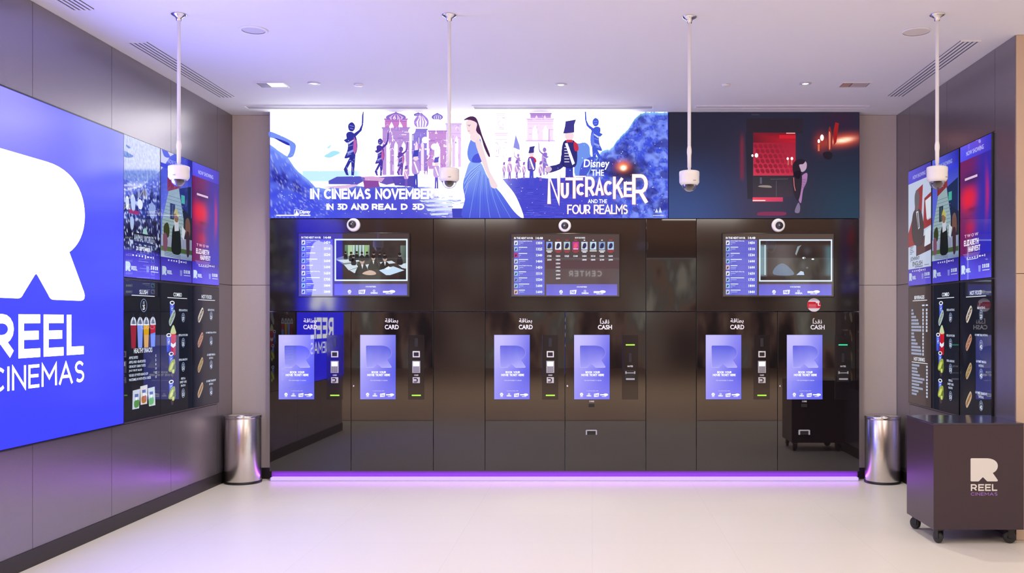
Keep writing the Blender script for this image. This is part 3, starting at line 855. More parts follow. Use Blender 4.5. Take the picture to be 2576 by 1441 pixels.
def kiosk(name, label, kind, x0, x1, group, green=None, lock=False):
    t = cabinet(name, label, 'ticket machine', x0, x1, LB, LT, M_gloss, group)
    ox = -(x1 - x0) / 2 * K                                # part origin sits at the cabinet's left edge

    def bx(nm, px0, px1, py0, py1, d, m, parent=t, bev=0.0015, d0=0.0):
        bm = BM(); add_box(bm, px0 * K, px1 * K, -d, -d0, -(py1 - 1185) * K, -(py0 - 1185) * K, bev, 2)
        return obj(nm, bm, m, parent, (ox, 0, 0) if parent is t else (0, 0, 0))
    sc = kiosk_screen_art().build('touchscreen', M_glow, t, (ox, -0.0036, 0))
    bx('screen_frame', 22.6, 113.4, 841.5, 1004.9, 0.003, M_bezel)
    wt = (0.95, 0.95, 0.97)
    a = Art(0, 1185, K)
    if kind == 'card':
        a.text(AR_CARD, 85.5, 800.8, 118.5, 813.6, wt, 1, 0.017, res=4); a.text('CARD', 85, 816.6, 120, 828.2, wt, 1, 0.028)
    else:
        a.text(AR_CASH, 88.5, 802.6, 111.5, 814.2, wt, 1, 0.017, res=4); a.line([(89, 801.6), (92.6, 800.2)], .9, wt, 1); a.line([(89, 803.4), (92.6, 802)], .9, wt, 1)
        a.text('CASH', 83, 817, 118.5, 828.6, wt, 1, 0.028)
    a.build('sign_lettering', print_mat('white_print'), t, (ox, -0.0006, 0))
    pod = bx('side_panel', 144, 184, 842.6, 1004.5, 0.004, mat('black_pod_gloss', (0.014, 0.011, 0.012), rough=0.08, spec=0.6))
    cx = 164.5
    if kind == 'card':
        bx('scanner_slot', cx - 4, cx + 4, 850, 872, 0.008, mat('smoked_black', (0.03, 0.03, 0.035), rough=0.15))
        o = bx('contactless_reader', cx - 9, cx + 9, 883, 898.6, 0.010, M_white)
        bx('reader_window', cx - 6.2, cx + 6.2, 886, 895.6, 0.012, M_dark, o, d0=0.0095)
        o = bx('card_terminal', cx - 10, cx + 10, 907.6, 937.8, 0.012, M_grey)
        bx('terminal_display', cx - 7.4, cx + 7.4, 910, 920.4, 0.0135, glow_mat('terminal_white', (0.85, 0.93, 1.0), 1.1), o, d0=0.0115)
        b2 = BM()
        for r in range(4):
            for c in range(3):
                add_box(b2, (cx - 7 + c * 4.9) * K, (cx - 3 + c * 4.9) * K, -0.0135, -0.0115, -(933 - r * 3.6 + 2.6 - 1185) * K, -(933 - r * 3.6 - 1185) * K, 0.0004, 1)
        obj('keypad', b2, M_key, o)
        bx('card_slot', cx - 9, cx + 9, 948.5, 963.2, 0.010, mat('pale_slot_plastic', (0.62, 0.6, 0.6), rough=0.35))
        b3 = BM()
        add_box(b3, (cx - 6) * K, (cx + 2) * K, -0.0112, -0.0095, -(953 - 1185) * K, -(950.6 - 1185) * K)
        add_box(b3, (cx - 6) * K, (cx + 2) * K, -0.0112, -0.0095, -(961.4 - 1185) * K, -(959 - 1185) * K)
        add_box(b3, (cx + 1) * K, (cx + 4) * K, -0.0112, -0.0095, -(959.4 - 1185) * K, -(952.6 - 1185) * K)
        obj('slot_opening', b3, M_dark, kids_named(t, 'card_slot'))
        a = Art(0, 1185, K); a.text('CARD', cx - 5.6, 941.6, cx + 5.6, 945.2, wt, 1, 0.02, res=1); a.build('slot_label', print_mat('white_print'), t, (ox, -0.0045, 0))
        bx('ticket_slot_light', cx - 11.4, cx + 11.4, 992.6, 995.8, 0.007, green or M_green)
    else:
        bx('ticket_slot_light', cx - 11.4, cx + 11.4, 865.8, 868.8, 0.007, green or M_green)
        bx('scanner_slot', cx - 3.4, cx + 3.4, 888, 911, 0.008, mat('smoked_black', (0.03, 0.03, 0.035), rough=0.15))
        a = Art(0, 1185, K); a.text('NOTES', cx - 6.8, 919, cx + 6.8, 923.2, wt, 1, 0.02, res=1); a.build('slot_label', print_mat('white_print'), t, (ox, -0.0045, 0))
        o = bx('note_acceptor', cx - 14.2, cx + 14.2, 930.4, 959.6, 0.014, M_dark, bev=0.003)
        bx('acceptor_lip', cx - 11, cx + 11, 951, 955, 0.026, M_grey, o, d0=0.0135)
        b2 = BM()
        for sx in (-1, 1): add_box(b2, (cx + sx * 11 - 1.6) * K, (cx + sx * 11 + 1.6) * K, -0.020, -0.0135, -(940 - 1185) * K, -(933.6 - 1185) * K, 0.001)
        add_box(b2, (cx - 9.4) * K, (cx + 9.4) * K, -0.0150, -0.0135, -(938.6 - 1185) * K, -(936.6 - 1185) * K)
        obj('guide_rail', b2, M_grey, o)
        a = Art(0, 1185, K); a.text('COINS', 61, 1007.4, 73.6, 1011.4, wt, 1, 0.02, res=1); a.build('coin_label', print_mat('white_print'), t, (ox, -0.0006, 0))
        bx('coin_slot', 59.4, 74.4, 1015.6, 1024, 0.003, M_dark)
        b2 = BM()
        add_box(b2, 52.5 * K, 56 * K, -0.018, 0, -(1093 - 1185) * K, -(1081.6 - 1185) * K, 0.002)
        add_box(b2, 77.5 * K, 81 * K, -0.018, 0, -(1093 - 1185) * K, -(1081.6 - 1185) * K, 0.002)
        add_box(b2, 54 * K, 79.5 * K, -0.018, 0, -(1083.4 - 1185) * K, -(1080.6 - 1185) * K, 0.002)
        o = obj('coin_tray', b2, M_grey, t, (ox, 0, 0))
        bx('tray_flap', 56.4, 77, 1083.8, 1093, 0.010, M_dark, o)
    if lock:
        b2 = BM(); add_lathe(b2, [(0, 0.008), (0.0075, 0.008), (0.009, 0.006), (0.009, 0)], 20, Matrix.Translation((6.4 * K, 0, (1185 - 970.5) * K)) @ Matrix.Rotation(PI / 2, 4, 'X'))
        obj('lock', b2, M_chrome, t, (ox, 0, 0))
    return t


def kids_named(t, n):
    for o in bpy.data.objects:
        if o.parent == t and o.name.split('.')[0] == n: return o


gk = 'touchscreen ticket machines in the black wall'
kiosk('ticket_machine', 'black card ticket machine at the left end, reflecting the blue sign', 'card', 678, 883, gk)
kiosk('ticket_machine', 'black card ticket machine with lock, second from the left bin', 'card', 883, 1090, gk, lock=True)
kiosk('ticket_machine', 'black card ticket machine of the middle pair, just left of the cash one', 'card', 1220, 1421, gk)
kiosk('ticket_machine', 'black cash ticket machine of the middle pair, under the middle showtimes display', 'cash', 1421, 1625, gk, lock=True)
kiosk('ticket_machine', 'black card ticket machine of the right pair, left neighbour of the end one', 'card', 1752, 1956, gk)
kiosk('ticket_machine', 'black cash ticket machine at the right end, teal slot light, below red sticker', 'cash', 1956, 2162, gk, green=M_teal, lock=True)
gb = 'plain black filler panels between ticket machines'
cabinet('filler_panel', 'plain black floor-level panel left of the middle pair of ticket machines', 'wall panel', 1090, 1220, LB, LT, M_gloss2, gb)
cabinet('filler_panel', 'plain black floor-level panel between middle and right pairs of ticket machines', 'wall panel', 1625, 1752, LB, LT, M_gloss2, gb)
gu = 'black upper panels behind the showtimes displays'
cabinet('upper_panel', 'wide black upper panel behind the left showtimes display', 'wall panel', 678, 1090, UB, UT, M_gloss2, gu)
cabinet('upper_panel', 'narrow plain black upper panel between left and middle showtimes displays', 'wall panel', 1090, 1220, UB, UT, M_gloss2, gu)
cabinet('upper_panel', 'wide black upper panel behind the middle showtimes display', 'wall panel', 1220, 1625, UB, UT, M_gloss2, gu)
cabinet('upper_panel', 'narrow plain black upper panel between middle and right showtimes displays', 'wall panel', 1625, 1752, UB, UT, M_gloss, gu)
cabinet('upper_panel', 'wide black upper panel behind the right showtimes display', 'wall panel', 1752, 2162, UB, UT, M_gloss2, gu)


# ------------------------------------------------------------------ showtimes displays
def list_column(a, times, bright):
    wt = S(238, 245, 255, 1.25)
    a.text('IN THE NEXT HOUR', 9, 9.6, 58, 15, wt, 3, 0.03, res=1); a.text('14:48', 65, 9.2, 83.5, 15.4, wt, 3, 0.03, res=1)
    base = (S(104, 104, 205), S(100, 100, 205), S(108, 112, 222), S(100, 104, 215))
    a.rect(9, 17, 87.5, 155, base, 1)
    tints = [S(225, 232, 250), S(150, 190, 235), S(130, 150, 225), S(150, 190, 235), S(215, 190, 205), S(225, 232, 250), S(160, 190, 240), S(150, 200, 240), S(190, 205, 245)]
    if times[0] == '1350': tints = [S(225, 232, 250), S(150, 190, 235), S(190, 60, 130), S(190, 205, 245), S(225, 232, 250), S(150, 200, 240), S(130, 150, 225), S(150, 190, 235), S(225, 190, 170)]
    for i, tm in enumerate(times):
        y = 24.6 + i * 15.35
        a.rect(9.4, y - 5.8, 18.6, y + 5.4, tints[i], 2)
        a.poly([(11, y + 3), (13.5, y - 3), (16.6, y - 1), (14, y + 3.6)], S(40, 44, 80), 3)
        rows = ((35, 12, 4), (19, 12, 2), (23, 8, 5), (28, 14, 3), (17, 14, 13), (35, 12, 3), (34, 15, 2), (19, 12, 4), (25, 17, 2))
        if times[0] == '1350': rows = ((35, 12, 4), (22, 5, 2), (22, 6, 3), (24, 17, 3), (35, 12, 3), (19, 11, 3), (22, 8, 5), (27, 12, 4), (16, 14, 2))
        lens = rows[i]
        if lens[0] == 35: a.text('Johnny English Strikes Ag..', 21, y - 6.4, 56, y - 2.6, wt, 3, 0.006, res=1)
        else: a.rect(21, y - 5.6, 21 + lens[0], y - 3.4, S(225, 232, 255), 3)
        a.rect(21, y - .7, 21 + lens[1], y + .5, S(190, 200, 248), 3); a.rect(21, y + 3.4, 21 + lens[2], y + 4.4, S(190, 200, 248), 3)
        a.text(tm, 66, y - 3.6, 82, y + 3.4, wt, 3, 0.03, res=1)
        if i: a.rect(9, y - 8, 87.5, y - 7.5, S(84, 84, 180), 2)
    a.rect(58.6, 17, 59.1, 155, S(88, 88, 185), 2)


def partners(a):
    wt = S(240, 245, 255, 1.2)
    a.rect(92, 128, 274.5, 156, (S(112, 108, 205), S(112, 104, 200), S(120, 118, 232), S(118, 116, 230)), 1)
    a.text('OUR PARTNERS', 170, 133, 196.5, 136.6, wt, 3, 0.02, res=1)
    a.ell(130, 147, 4.4, 4.4, wt, 3); a.line([(127.6, 147), (129.8, 149), (132.8, 145)], 1.1, S(110, 108, 215), 4); a.rect(126.6, 152.4, 133.4, 153.4, wt, 3)
    a.poly([(153, 143.4), (170, 142), (168, 152.6), (153, 152.8)], wt, 3); a.text('FAB', 155, 144.4, 166.4, 151.4, S(110, 108, 215), 4, 0.03, res=1)
    a.text('\u03a9', 188.6, 142.4, 194.4, 147, wt, 3, 0.02); a.caps('OMEGA', 183, 148.2, 201, 152.6, .95, wt, 3, .3)
    a.rect(214, 145.4, 229, 150, wt, 3); a.ell(237, 146.8, 8, 3.6, wt, 4); a.rect(221, 151.6, 238, 153, wt, 3)


def dark_glass(a, c0, c1):
    a.rect(2.4, 2.4, 279.6, 158.6, (c0, c0, c1, c1), 0)


def tv_class(a):
    dark_glass(a, S(64, 54, 58), S(88, 78, 82))
    list_column(a, ['1450', '1510', '1530', '1600', '1600', '1650', '1735', '1800', '1840'], 1)
    a.frame(92.5, 15.6, 276, 120.6, 3.6, S(215, 232, 255, 1.2), 2)

    def fn(x, y):
        c = mixc(S(42, 34, 36), S(66, 58, 56), noise.noise((x * .05, y * .06, 2)) * .5 + .4)
        c = mixc(c, S(52, 52, 110), sm(112, 96, x) * .7)
        return mixc(c, S(30, 22, 24), sm(80, 116, y) * .5)
    a.grid(96.1, 19.2, 272.4, 117, 22, 14, fn, 1)
    a.rect(118, 31, 180, 60, (S(96, 130, 110), S(150, 176, 160), S(90, 120, 104), S(70, 96, 84)), 2)
    for x in (126, 139, 147, 155, 163): a.rect(x, 31, x + (3.2 if x > 130 else 12), 58, S(176, 206, 160) if x < 130 else S(205, 225, 235), 3)
    a.rect(168, 32, 176, 58, S(150, 186, 120), 3)
    a.rect(258, 32, 272, 80, (S(110, 128, 120), S(84, 98, 92), S(60, 70, 66), S(76, 88, 84)), 2)
    a.poly([(97, 64), (122, 56), (150, 64), (150, 78), (118, 82), (97, 68)], S(120, 128, 130), 3)
    for (p) in ([(97, 68), (150, 66), (156, 72), (116, 76)], [(116, 80), (146, 76), (152, 86), (128, 94)], [(130, 94), (150, 88), (152, 98), (142, 101)], [(170, 80), (196, 76), (200, 86), (176, 92)], [(206, 74), (236, 70), (246, 76), (210, 80)], [(252, 80), (272, 76), (272, 90), (262, 88)]):
        a.poly(p, S(205, 220, 232), 4)
    for (x, y, s) in ((120, 52, 1.0), (134, 54, 1.2), (148, 52, 1.1), (161, 54, 1.2), (174, 53, 1.1), (191, 54, 1.3), (206, 54, 1.0), (218, 56, 1.1), (256, 58, 1.5), (140, 62, 1.3)):
        a.blob([(x - 4 * s, y + 14 * s), (x - 3.6 * s, y + 4 * s), (x, y + 1 * s), (x + 4 * s, y + 4 * s), (x + 5 * s, y + 14 * s)], S(26, 26, 34), 5); a.ell(x, y - 1.6 * s, 2.6 * s, 3.2 * s, S(150, 132, 122), 6, 10); a.ell(x, y - 3 * s, 2.8 * s, 2.4 * s, S(24, 22, 26), 7, 10)
    for (x, y, s) in ((162, 74, 2.1), (219, 68, 1.9), (190, 66, 1.7)):
        a.blob([(x - 8 * s, y + 15 * s), (x - 5 * s, y + 5 * s), (x, y + 2 * s), (x + 5 * s, y + 5 * s), (x + 7 * s, y + 14 * s)], S(18, 17, 22), 8); a.ell(x, y - 1.4 * s, 2.8 * s, 3.6 * s, S(186, 162, 148), 9, 12); a.ell(x, y - 3.4 * s, 3 * s, 2.5 * s, S(22, 18, 20), 10, 12)
        a.poly([(x - 1.4 * s, y + 2.4 * s), (x + 1.4 * s, y + 2.4 * s), (x + .3 * s, y + 8 * s)], S(215, 220, 232), 10)
    a.poly([(204, 94), (240, 84), (268, 94), (232, 106), (222, 106)], S(196, 222, 248), 9)
    a.poly([(218, 90), (228, 84), (236, 88), (226, 93)], S(230, 240, 252), 10)
    a.blob([(162, 102), (180, 94), (194, 98), (196, 104), (180, 106)], S(205, 176, 160), 11)
    partners(a)


def tv_grid(a):
    dark_glass(a, S(74, 62, 62), S(92, 78, 84))
    list_column(a, ['1350', '1325', '1340', '1400', '1450', '1510', '1530', '1600', '1600'], .6)
    wt = S(238, 244, 255, 1.2)
    a.text('NOW SHOWING', 166, 9.4, 192, 13.8, wt, 3, 0.02, res=1)
    cols = [S(140, 165, 240), S(235, 240, 250), S(170, 200, 215), S(196, 60, 150), S(205, 214, 235), S(190, 222, 238), S(130, 160, 205), S(165, 195, 232)]
    n_t = [2, 7, 1, 1, 2, 2, 2, 2]
    first = [['1735', '2030'], ['1350', '1450', '1550', '1650', '1750', '2030', '2230'], ['1325'], ['1340'], ['1400', '1840'], ['1510', '1800'], ['1530', '2100'], ['1600', '2000']]
    for i in range(8):
        x = 100 + i * 22.55; red = i in (1, 2, 3, 7)
        tc_ = S(196, 60, 76) if red else wt
        a.rect(x - (4 if red else 2), 16.6, x + (4 if red else 2), 18.4, tc_, 2)
        a.rect(x - 8, 21.6, x + 8, 41.4, cols[i], 2)
        d = S(40, 44, 84) if i != 3 else S(230, 90, 120)
        a.blob([(x - 5, 38), (x - 3, 27), (x + 3, 25), (x + 5, 32), (x, 39)], d, 3); a.rect(x - 6, 38.6, x + 6, 40.4, S(240, 220, 120) if i in (0, 2) else S(225, 235, 250), 4)
        a.rect(x - (9 if i % 2 else 8), 43.4, x + (9 if i % 2 else 8), 45.4, tc_, 2)
        if i != 5: a.rect(x - 5, 46.8, x + 5, 48.6, tc_, 2)
        for j, tm in enumerate(first[i]): a.text(tm, x - 5.6, 55.2 + j * 9.3, x + 5.6, 59.6 + j * 9.3, wt, 3, 0.03, res=1)
    partners(a)


def tv_face(a):
    dark_glass(a, S(78, 66, 62), S(88, 76, 76))
    list_column(a, ['1450', '1510', '1530', '1600', '1600', '1650', '1735', '1800', '1840'], .6)
    a.frame(92.5, 16, 276, 121.4, 3.4, S(210, 228, 255, 1.2), 2)

    def fn(x, y):
        c = mixc(S(60, 50, 48), S(92, 84, 84), math.exp(-((x - 150) / 32) ** 2))
        c = mixc(c, S(118, 146, 156), sm(114, 108, x) * sm(24, 36, y))
        c = mixc(c, S(80, 106, 114), math.exp(-((x - 268) / 10) ** 2) * sm(26, 40, y))
        d = math.exp(-(((x - 218) / 36) ** 2 + ((y - 74) / 48) ** 2) ** 2)
        c = mixc(c, S(36, 26, 25), d)
        c = mixc(c, S(74, 74, 84), .7 * math.exp(-(((x - 213) / 9) ** 2 + ((y - 45) / 9) ** 2)))
        c = mixc(c, S(80, 86, 96), .5 * math.exp(-(((x - 203) / 6) ** 2 + ((y - 82) / 9) ** 2)))
        c = mixc(c, S(46, 36, 34), sm(32, 26, y)); return mixc(c, S(44, 34, 34), sm(103, 110, y))
    a.grid(95.9, 19.4, 272.6, 118, 40, 24, fn, 1)
    a.blob([(130, 104), (133, 86), (152, 76), (172, 90), (178, 105)], S(112, 126, 150), 2)
    a.rect(106, 30, 109, 105, S(205, 226, 232), 2)
    a.ell(205, 62.4, 4.4, 2.4, S(225, 240, 248), 3, 12); a.ell(227.4, 65.4, 3.6, 2.0, S(225, 240, 248), 3, 12); a.ell(207, 62.6, 1.5, 1.9, S(20, 16, 18), 4, 10)
    a.poly([(186, 105), (197, 95), (204, 97), (206, 105)], S(186, 208, 236), 3); a.ell(213, 87, 3, 2.4, S(96, 98, 108), 3, 12)
    a.poly([(183, 52), (189, 34), (199, 30), (194, 36), (186, 56)], S(140, 156, 164), 3)
    partners(a)


def showtimes(label, fn, x0, y0, x1, y1):
    zt, zb = px_z(y0, YK), px_z(y1, YK)
    w = (x1 - x0) * K; h = zt - zb
    t = thing('wall_display', label, 'display', (px_x((x0 + x1) / 2, YK), YK - 0.0005, zb), 0, 'showtimes displays on the black wall')
    bm = BM()
    add_box(bm, -w / 2, w / 2, -0.020, 0, 0, h, 0.003)
    obj('housing', bm, M_tvb, t)
    a = Art(141, 161, w / 282, h / 161)
    fn(a)
    a.build('screen', M_glow, t, (0, -0.0206, 0))
    return t


showtimes('left showtimes display showing a classroom of seated people', tv_class, 751, 585.5, 1032.5, 747.5)
showtimes('middle showtimes display with a row of eight small film thumbnails', tv_grid, 1284.8, 587, 1559.8, 748)
showtimes('right showtimes display showing a dark face with bright eyes', tv_face, 1816, 586.5, 2098, 748)


# wall dome cameras above the displays
def wall_cam(label, cx, cy, r, dx, dy):
    R = r * K
    t = thing('wall_camera', label, 'security camera', (px_x(cx, YK), YK - 0.0005, px_z(cy, YK)), 0, 'round dome cameras above the displays')
    rot = Matrix.Rotation(PI / 2, 4, 'X')
    bm = BM(); add_lathe(bm, [(0, 0.0), (R, 0.0), (R, 0.012), (R * .93, 0.020), (R * .70, 0.024), (R * .58, 0.020), (0, 0.018)], 40, rot); obj('mounting_ring', bm, M_white, t)
    bm = BM(); q = R * .58
    add_lathe(bm, [(q * math.cos(u * PI / 16), 0.0185 + q * .75 * math.sin(u * PI / 16)) for u in range(0, 9)], 32, Matrix.Translation((dx * K, 0, -dy * K)) @ rot)
    d = obj('dome', bm, mat('smoked_dome', (0.03, 0.028, 0.035), rough=0.06, spec=0.8), t)
    bm = BM(); add_lathe(bm, [(0, 0.019 + q * .78), (0.006, 0.018 + q * .76), (0.008, 0.01 + q * .6)], 16, Matrix.Translation((dx * K - 0.004, 0, -dy * K)) @ rot); obj('lens', bm, M_grey, d)


wall_cam('round white dome camera on black wall above the left showtimes display', 890, 566, 17, -2.5, -1.5)
wall_cam('round white dome camera on black wall above the middle showtimes display', 1421, 568, 15.8, 0, 0)
wall_cam('round white dome camera on black wall above the right showtimes display', 1957.3, 567, 17, 2.2, .5)

# round camera warning sticker
a = Art(2047.6, 767, K)
a.ell(2047.6, 767, 17, 17, S(232, 226, 232), 1, 40)
pts = [(2047.6 + 17 * math.cos(t_), 767 + 17 * math.sin(t_)) for t_ in [math.asin(max(-1, min(1, v / 17))) for v in (-8, -4, 0, 4, 8)]]
lft = [(2 * 2047.6 - p[0], p[1]) for p in reversed(pts)]
a.poly(pts + lft, S(205, 22, 50), 2)
a.poly([(2051, 758.6), (2061.4, 758.2), (2061, 762), (2053, 762.4)], S(240, 235, 240), 3); a.poly([(2056.6, 762), (2060, 762), (2060, 767.4), (2063.6, 767.4), (2063.6, 769), (2057.6, 769)], S(240, 235, 240), 3)
for i in range(4): a.rect(2034.5, 765.6 + i * 2.2, 2053, 766.4 + i * 2.2, S(232, 150, 165), 3)
tag(a.build('warning_sticker', M_print, None, (px_x(2047.6, YK), YK - 0.001, px_z(767, YK))), 'small round red and white camera warning sticker under the right showtimes display', 'sticker')

# ------------------------------------------------------------------ large LED screens above
YS = YK - 0.006
KS = YS / F


def P1(zx, zy): return (660 + zx / 4.804, 260 + zy / 4.803)
def P2(zx, zy): return (1160 + zx / 4.770, 260 + zy / 4.770)
def P3(zx, zy): return (1660 + zx / 4.003, 260 + zy / 4.003)
def Q1(*p): return [P1(*q) for q in p]
def Q2(*p): return [P2(*q) for q in p]
def Q3(*p): return [P3(*q) for q in p]


def curve_y(pts, x):
    if x <= pts[0][0]: return pts[0][1]
    for (a_, b_) in zip(pts, pts[1:]):
        if x <= b_[0]: return a_[1] + (b_[1] - a_[1]) * (x - a_[0]) / (b_[0] - a_[0])
    return pts[-1][1]


HDRW = 3.6


def billboard_art():
    a = Art(1179.5, 549, KS)
    WHT = (HDRW, HDRW, HDRW * 1.02)
    left_slope = Q1((80, 480), (180, 560), (300, 640), (380, 760), (440, 830), (560, 930), (640, 1010), (760, 1030), (900, 1000), (2420, 1010))
    left_slope += Q2((500, 900), (620, 900), (900, 880), (1000, 900), (1500, 880))
    rock = Q2((1480, 900), (1560, 760), (1640, 640), (1700, 560), (1780, 560), (1880, 440), (2010, 300), (2080, 190), (2160, 110), (2500, 100))

    def sky(x, y):
        c = WHT
        w = sm(422, 426, y) * sm(470, 455, y) * sm(745, 760, x) * sm(925, 900, x)
        c = mixc(c, S(176, 226, 252), w * .95)
        c = mixc(c, S(176, 206, 250), .9 * sm(1440, 1470, x) * sm(1560, 1520, x) * sm(352, 400, y))
        return c

    def slope(x, y):
        n = noise.noise((x * .035, y * .05, .3)); n2 = noise.noise((x * .10, y * .12, 4.4)); n3 = noise.noise((x * .2, y * .24, 8.0))
        g = mixc(S(112, 138, 252), S(64, 78, 228), sm(350, 540, y) + n * .5)
        bush = math.exp(-(((x - 700) / 26) ** 2 + ((y - 440 - (x - 690) * .5) / 24) ** 2)) + .8 * math.exp(-(((x - 745) / 22) ** 2 + ((y - 470 - (x - 745) * .5) / 12) ** 2))
        g = mixc(g, S(38, 38, 158), min(1, bush * (1.0 + 1.5 * n2)))
        g = mixc(g, S(196, 208, 255), sm(.18, .42, n3 * .9 + n2 * .2) * .55 * sm(860, 800, x))
        g = mixc(g, S(150, 190, 255), .6 * sm(14, 0, y - yl_(x)))
        if x > 820: g = mixc(g, S(74, 72, 205), .8 * sm(820, 940, x))
        if x > 1240: g = mixc(g, S(60, 62, 202), .75 * sm(1240, 1330, x))
        return mixc(g, WHT, min(1, 1.3 * math.exp(-(((x - 1165) / 60) ** 2 + ((y - 462) / 50) ** 2))))

    def yl_(x): return curve_y(left_slope, x) + 1.6 * noise.noise((x * .12, 3.3, 0))

    def yr_(x): return curve_y(rock, x) + 3.5 * noise.noise((x * .09, 7.3, 0)) + 2 * noise.noise((x * .3, 1.3, 0))

    def rocks(x, y):
        n = noise.noise((x * .035, y * .05, 2.3)); n2 = noise.noise((x * .075, y * .085, 4.4)); n3 = noise.noise((x * .2, y * .2, 8.0))
        r = mixc(S(58, 80, 222), S(132, 156, 255), .5 + n2 * .95 + n3 * .45)
        r = mixc(r, S(34, 38, 145), sm(.05, .4, n + .25 * n2) * .8)
        r = mixc(r, S(30, 30, 130), .75 * math.exp(-((n2 + .12) / .05) ** 2))
        r = mixc(r, S(36, 26, 64), math.exp(-(((x - 1578) / 42) ** 2 + ((y - 432) / 33) ** 2) ** 1.6))
        r = mixc(r, S(62, 66, 205), sm(1600, 1500, x) * sm(440, 470, y) * .85)
        r = mixc(r, S(255, 120, 60, 1.2), min(1, 1.1 * math.exp(-(((x - 1567) / 15) ** 2 + ((y - 418) / 12) ** 2))))
        r = mixc(r, S(150, 215, 255), .75 * sm(10, 0, y - yr_(x)))
        return mixc(r, S(255, 236, 200, 2), min(1, 1.4 * math.exp(-(((x - 1568) / 6) ** 2 + ((y - 422) / 5) ** 2))))

    def cgrid(x0, x1, top, bot, nx, ny, fn, L):
        n0 = len(a.v)
        for j in range(ny + 1):
            for i in range(nx + 1):
                x = x0 + (x1 - x0) * i / nx; y = min(bot, top(x)); y = y + (bot - y) * j / ny
                a.v.append(((x - a.ox) * a.kx, -L * EPS, -(y - a.oy) * a.ky)); a.c.append(fn(x, y))
        for j in range(ny):
            for i in range(nx):
                q = n0 + j * (nx + 1) + i; a.f.append((q, q + 1, q + nx + 2, q + nx + 1))
    a.grid(679, 281, 1680.5, 548.5, 120, 34, sky, 0)
    cgrid(679, 1500, yl_, 548.5, 230, 34, slope, 1)
    a.blob(Q2((1380, 520), (1420, 480), (1490, 470), (1540, 520), (1560, 640), (1700, 720), (1720, 900), (1380, 900)), S(112, 150, 238), 1)
    a.blob(Q2((1450, 720), (1560, 640), (1660, 660), (1760, 740), (1760, 930), (1440, 930)), S(72, 88, 212), 2)
    cgrid(1476, 1680.5, yr_, 548.5, 110, 110, rocks, 3)
    # rock arch at the far left
    bl = S(120, 150, 248)
    a.poly(smooth_pts(Q1((85, 340), (180, 370), (290, 420), (390, 480), (404, 540), (370, 640), (300, 650), (330, 580), (325, 510), (240, 470), (150, 425), (85, 405)), 4), bl, 2)
    a.poly(smooth_pts(Q1((140, 415), (230, 440), (320, 480), (320, 510), (240, 475)), 3), S(44, 50, 176), 3)
    # generic palace
    pk, pu, pv, pl = S(206, 130, 205), S(120, 80, 190), S(84, 66, 180), S(236, 205, 246, 1.3)

    def tower(x0, x1, y0, y1, c, c2, bays):
        a.rect(x0, y0, x1, y1, c, 2)
        wv = (x1 - x0) / (bays * 2 + 1)
        for k in range(bays):
            xx = x0 + wv * (2 * k + 1)
            yy = y0 + (y1 - y0) * .28
            a.poly([(xx, y1), (xx, yy + wv), (xx + wv / 2, yy), (xx + wv, yy + wv), (xx + wv, y1)], c2, 3)
        a.rect(x0 - 2, y0 - 2.4, x1 + 2, y0 + 1.6, mixc(pv, c, .75), 3); a.rect(x0, y0 + 4, x1, y0 + 5, mixc(pv, c, .6), 3); a.rect(x0, y0 + (y1 - y0) * .22, x1, y0 + (y1 - y0) * .22 + .8, mixc(pv, c, .6), 3)

    def onion(cx, yb, w, h, c1, c2):
        L_ = bez((cx, yb - h), (cx - w * .1, yb - h * .8), (cx - w * .75, yb - h * .6), (cx - w * .5, yb - h * .12), 8) + [(cx - w * .36, yb)]
        R_ = [(2 * cx - p[0], p[1]) for p in reversed(L_)]
        a.poly(L_ + R_, c1, 4)
        for k in (-.32, -.1, .12, .34):
            a.poly([(cx + k * w * .25, yb - h * .78), (cx + (k + .08) * w, yb - h * .35), (cx + (k + .06) * w * .8, yb - 1), (cx + (k - .06) * w * .8, yb - 1), (cx + (k - .05) * w, yb - h * .35)], c2, 5)
    P = pl
    tower(962, 1030, 322, 440, S(190, 150, 222), S(245, 228, 252, 1.4), 3)
    tower(968, 1024, 300, 322, pk, S(250, 235, 252, 1.5), 2)
    tower(1036, 1074, 326, 430, S(150, 130, 225), pl, 2)
    tower(1078, 1122, 330, 425, S(205, 150, 220), S(255, 245, 255, 1.7), 1)
    tower(1122, 1160, 312, 420, S(222, 190, 240, 1.2), S(255, 250, 255, 1.9), 2)
    onion(996, 302, 46, 21, S(140, 110, 205), S(228, 180, 228)); onion(1060, 320, 34, 38, S(172, 136, 228), S(246, 226, 252, 1.4)); onion(1100, 300, 26, 17, S(118, 100, 205), S(222, 206, 248)); onion(1052, 292, 20, 10, S(88, 72, 190), S(200, 170, 235))
    for k in range(26):
        x = random.uniform(1036, 1150); y = random.uniform(345, 418); a.rect(x, y, x + random.uniform(2, 6), y + random.uniform(3, 10), random.choice([S(196, 140, 220), S(150, 120, 225), S(238, 214, 248, 1.3), S(255, 250, 255, 1.9)]), 5)
    for (x, y) in ((1036, 329), (1070, 352), (1093, 369)): a.ell(x, y, 8.5, 8, (HDRW,) * 3, 6, 16)
    tower(1246, 1276, 336, 400, S(238, 216, 246, 1.5), S(250, 240, 252, 1.9), 1); tower(1250, 1270, 286, 330, S(240, 222, 250, 1.6), S(250, 240, 252, 2), 1)
    tower(1326, 1392, 300, 352, S(228, 200, 244, 1.4), S(250, 242, 254, 1.9), 2); tower(1334, 1386, 286, 297, S(196, 150, 225), pl, 2)
    a.rect(1322, 352, 1396, 356, S(214, 186, 240, 1.2), 3)

    a.blob(Q1((750, 630), (800, 600), (830, 580), (880, 570), (940, 595), (880, 630), (820, 655), (760, 650)), S(170, 234, 250), 1); a.blob(Q1((780, 530), (830, 498), (825, 525), (800, 545)), S(196, 240, 252), 1)
    rnd = random.Random(5)
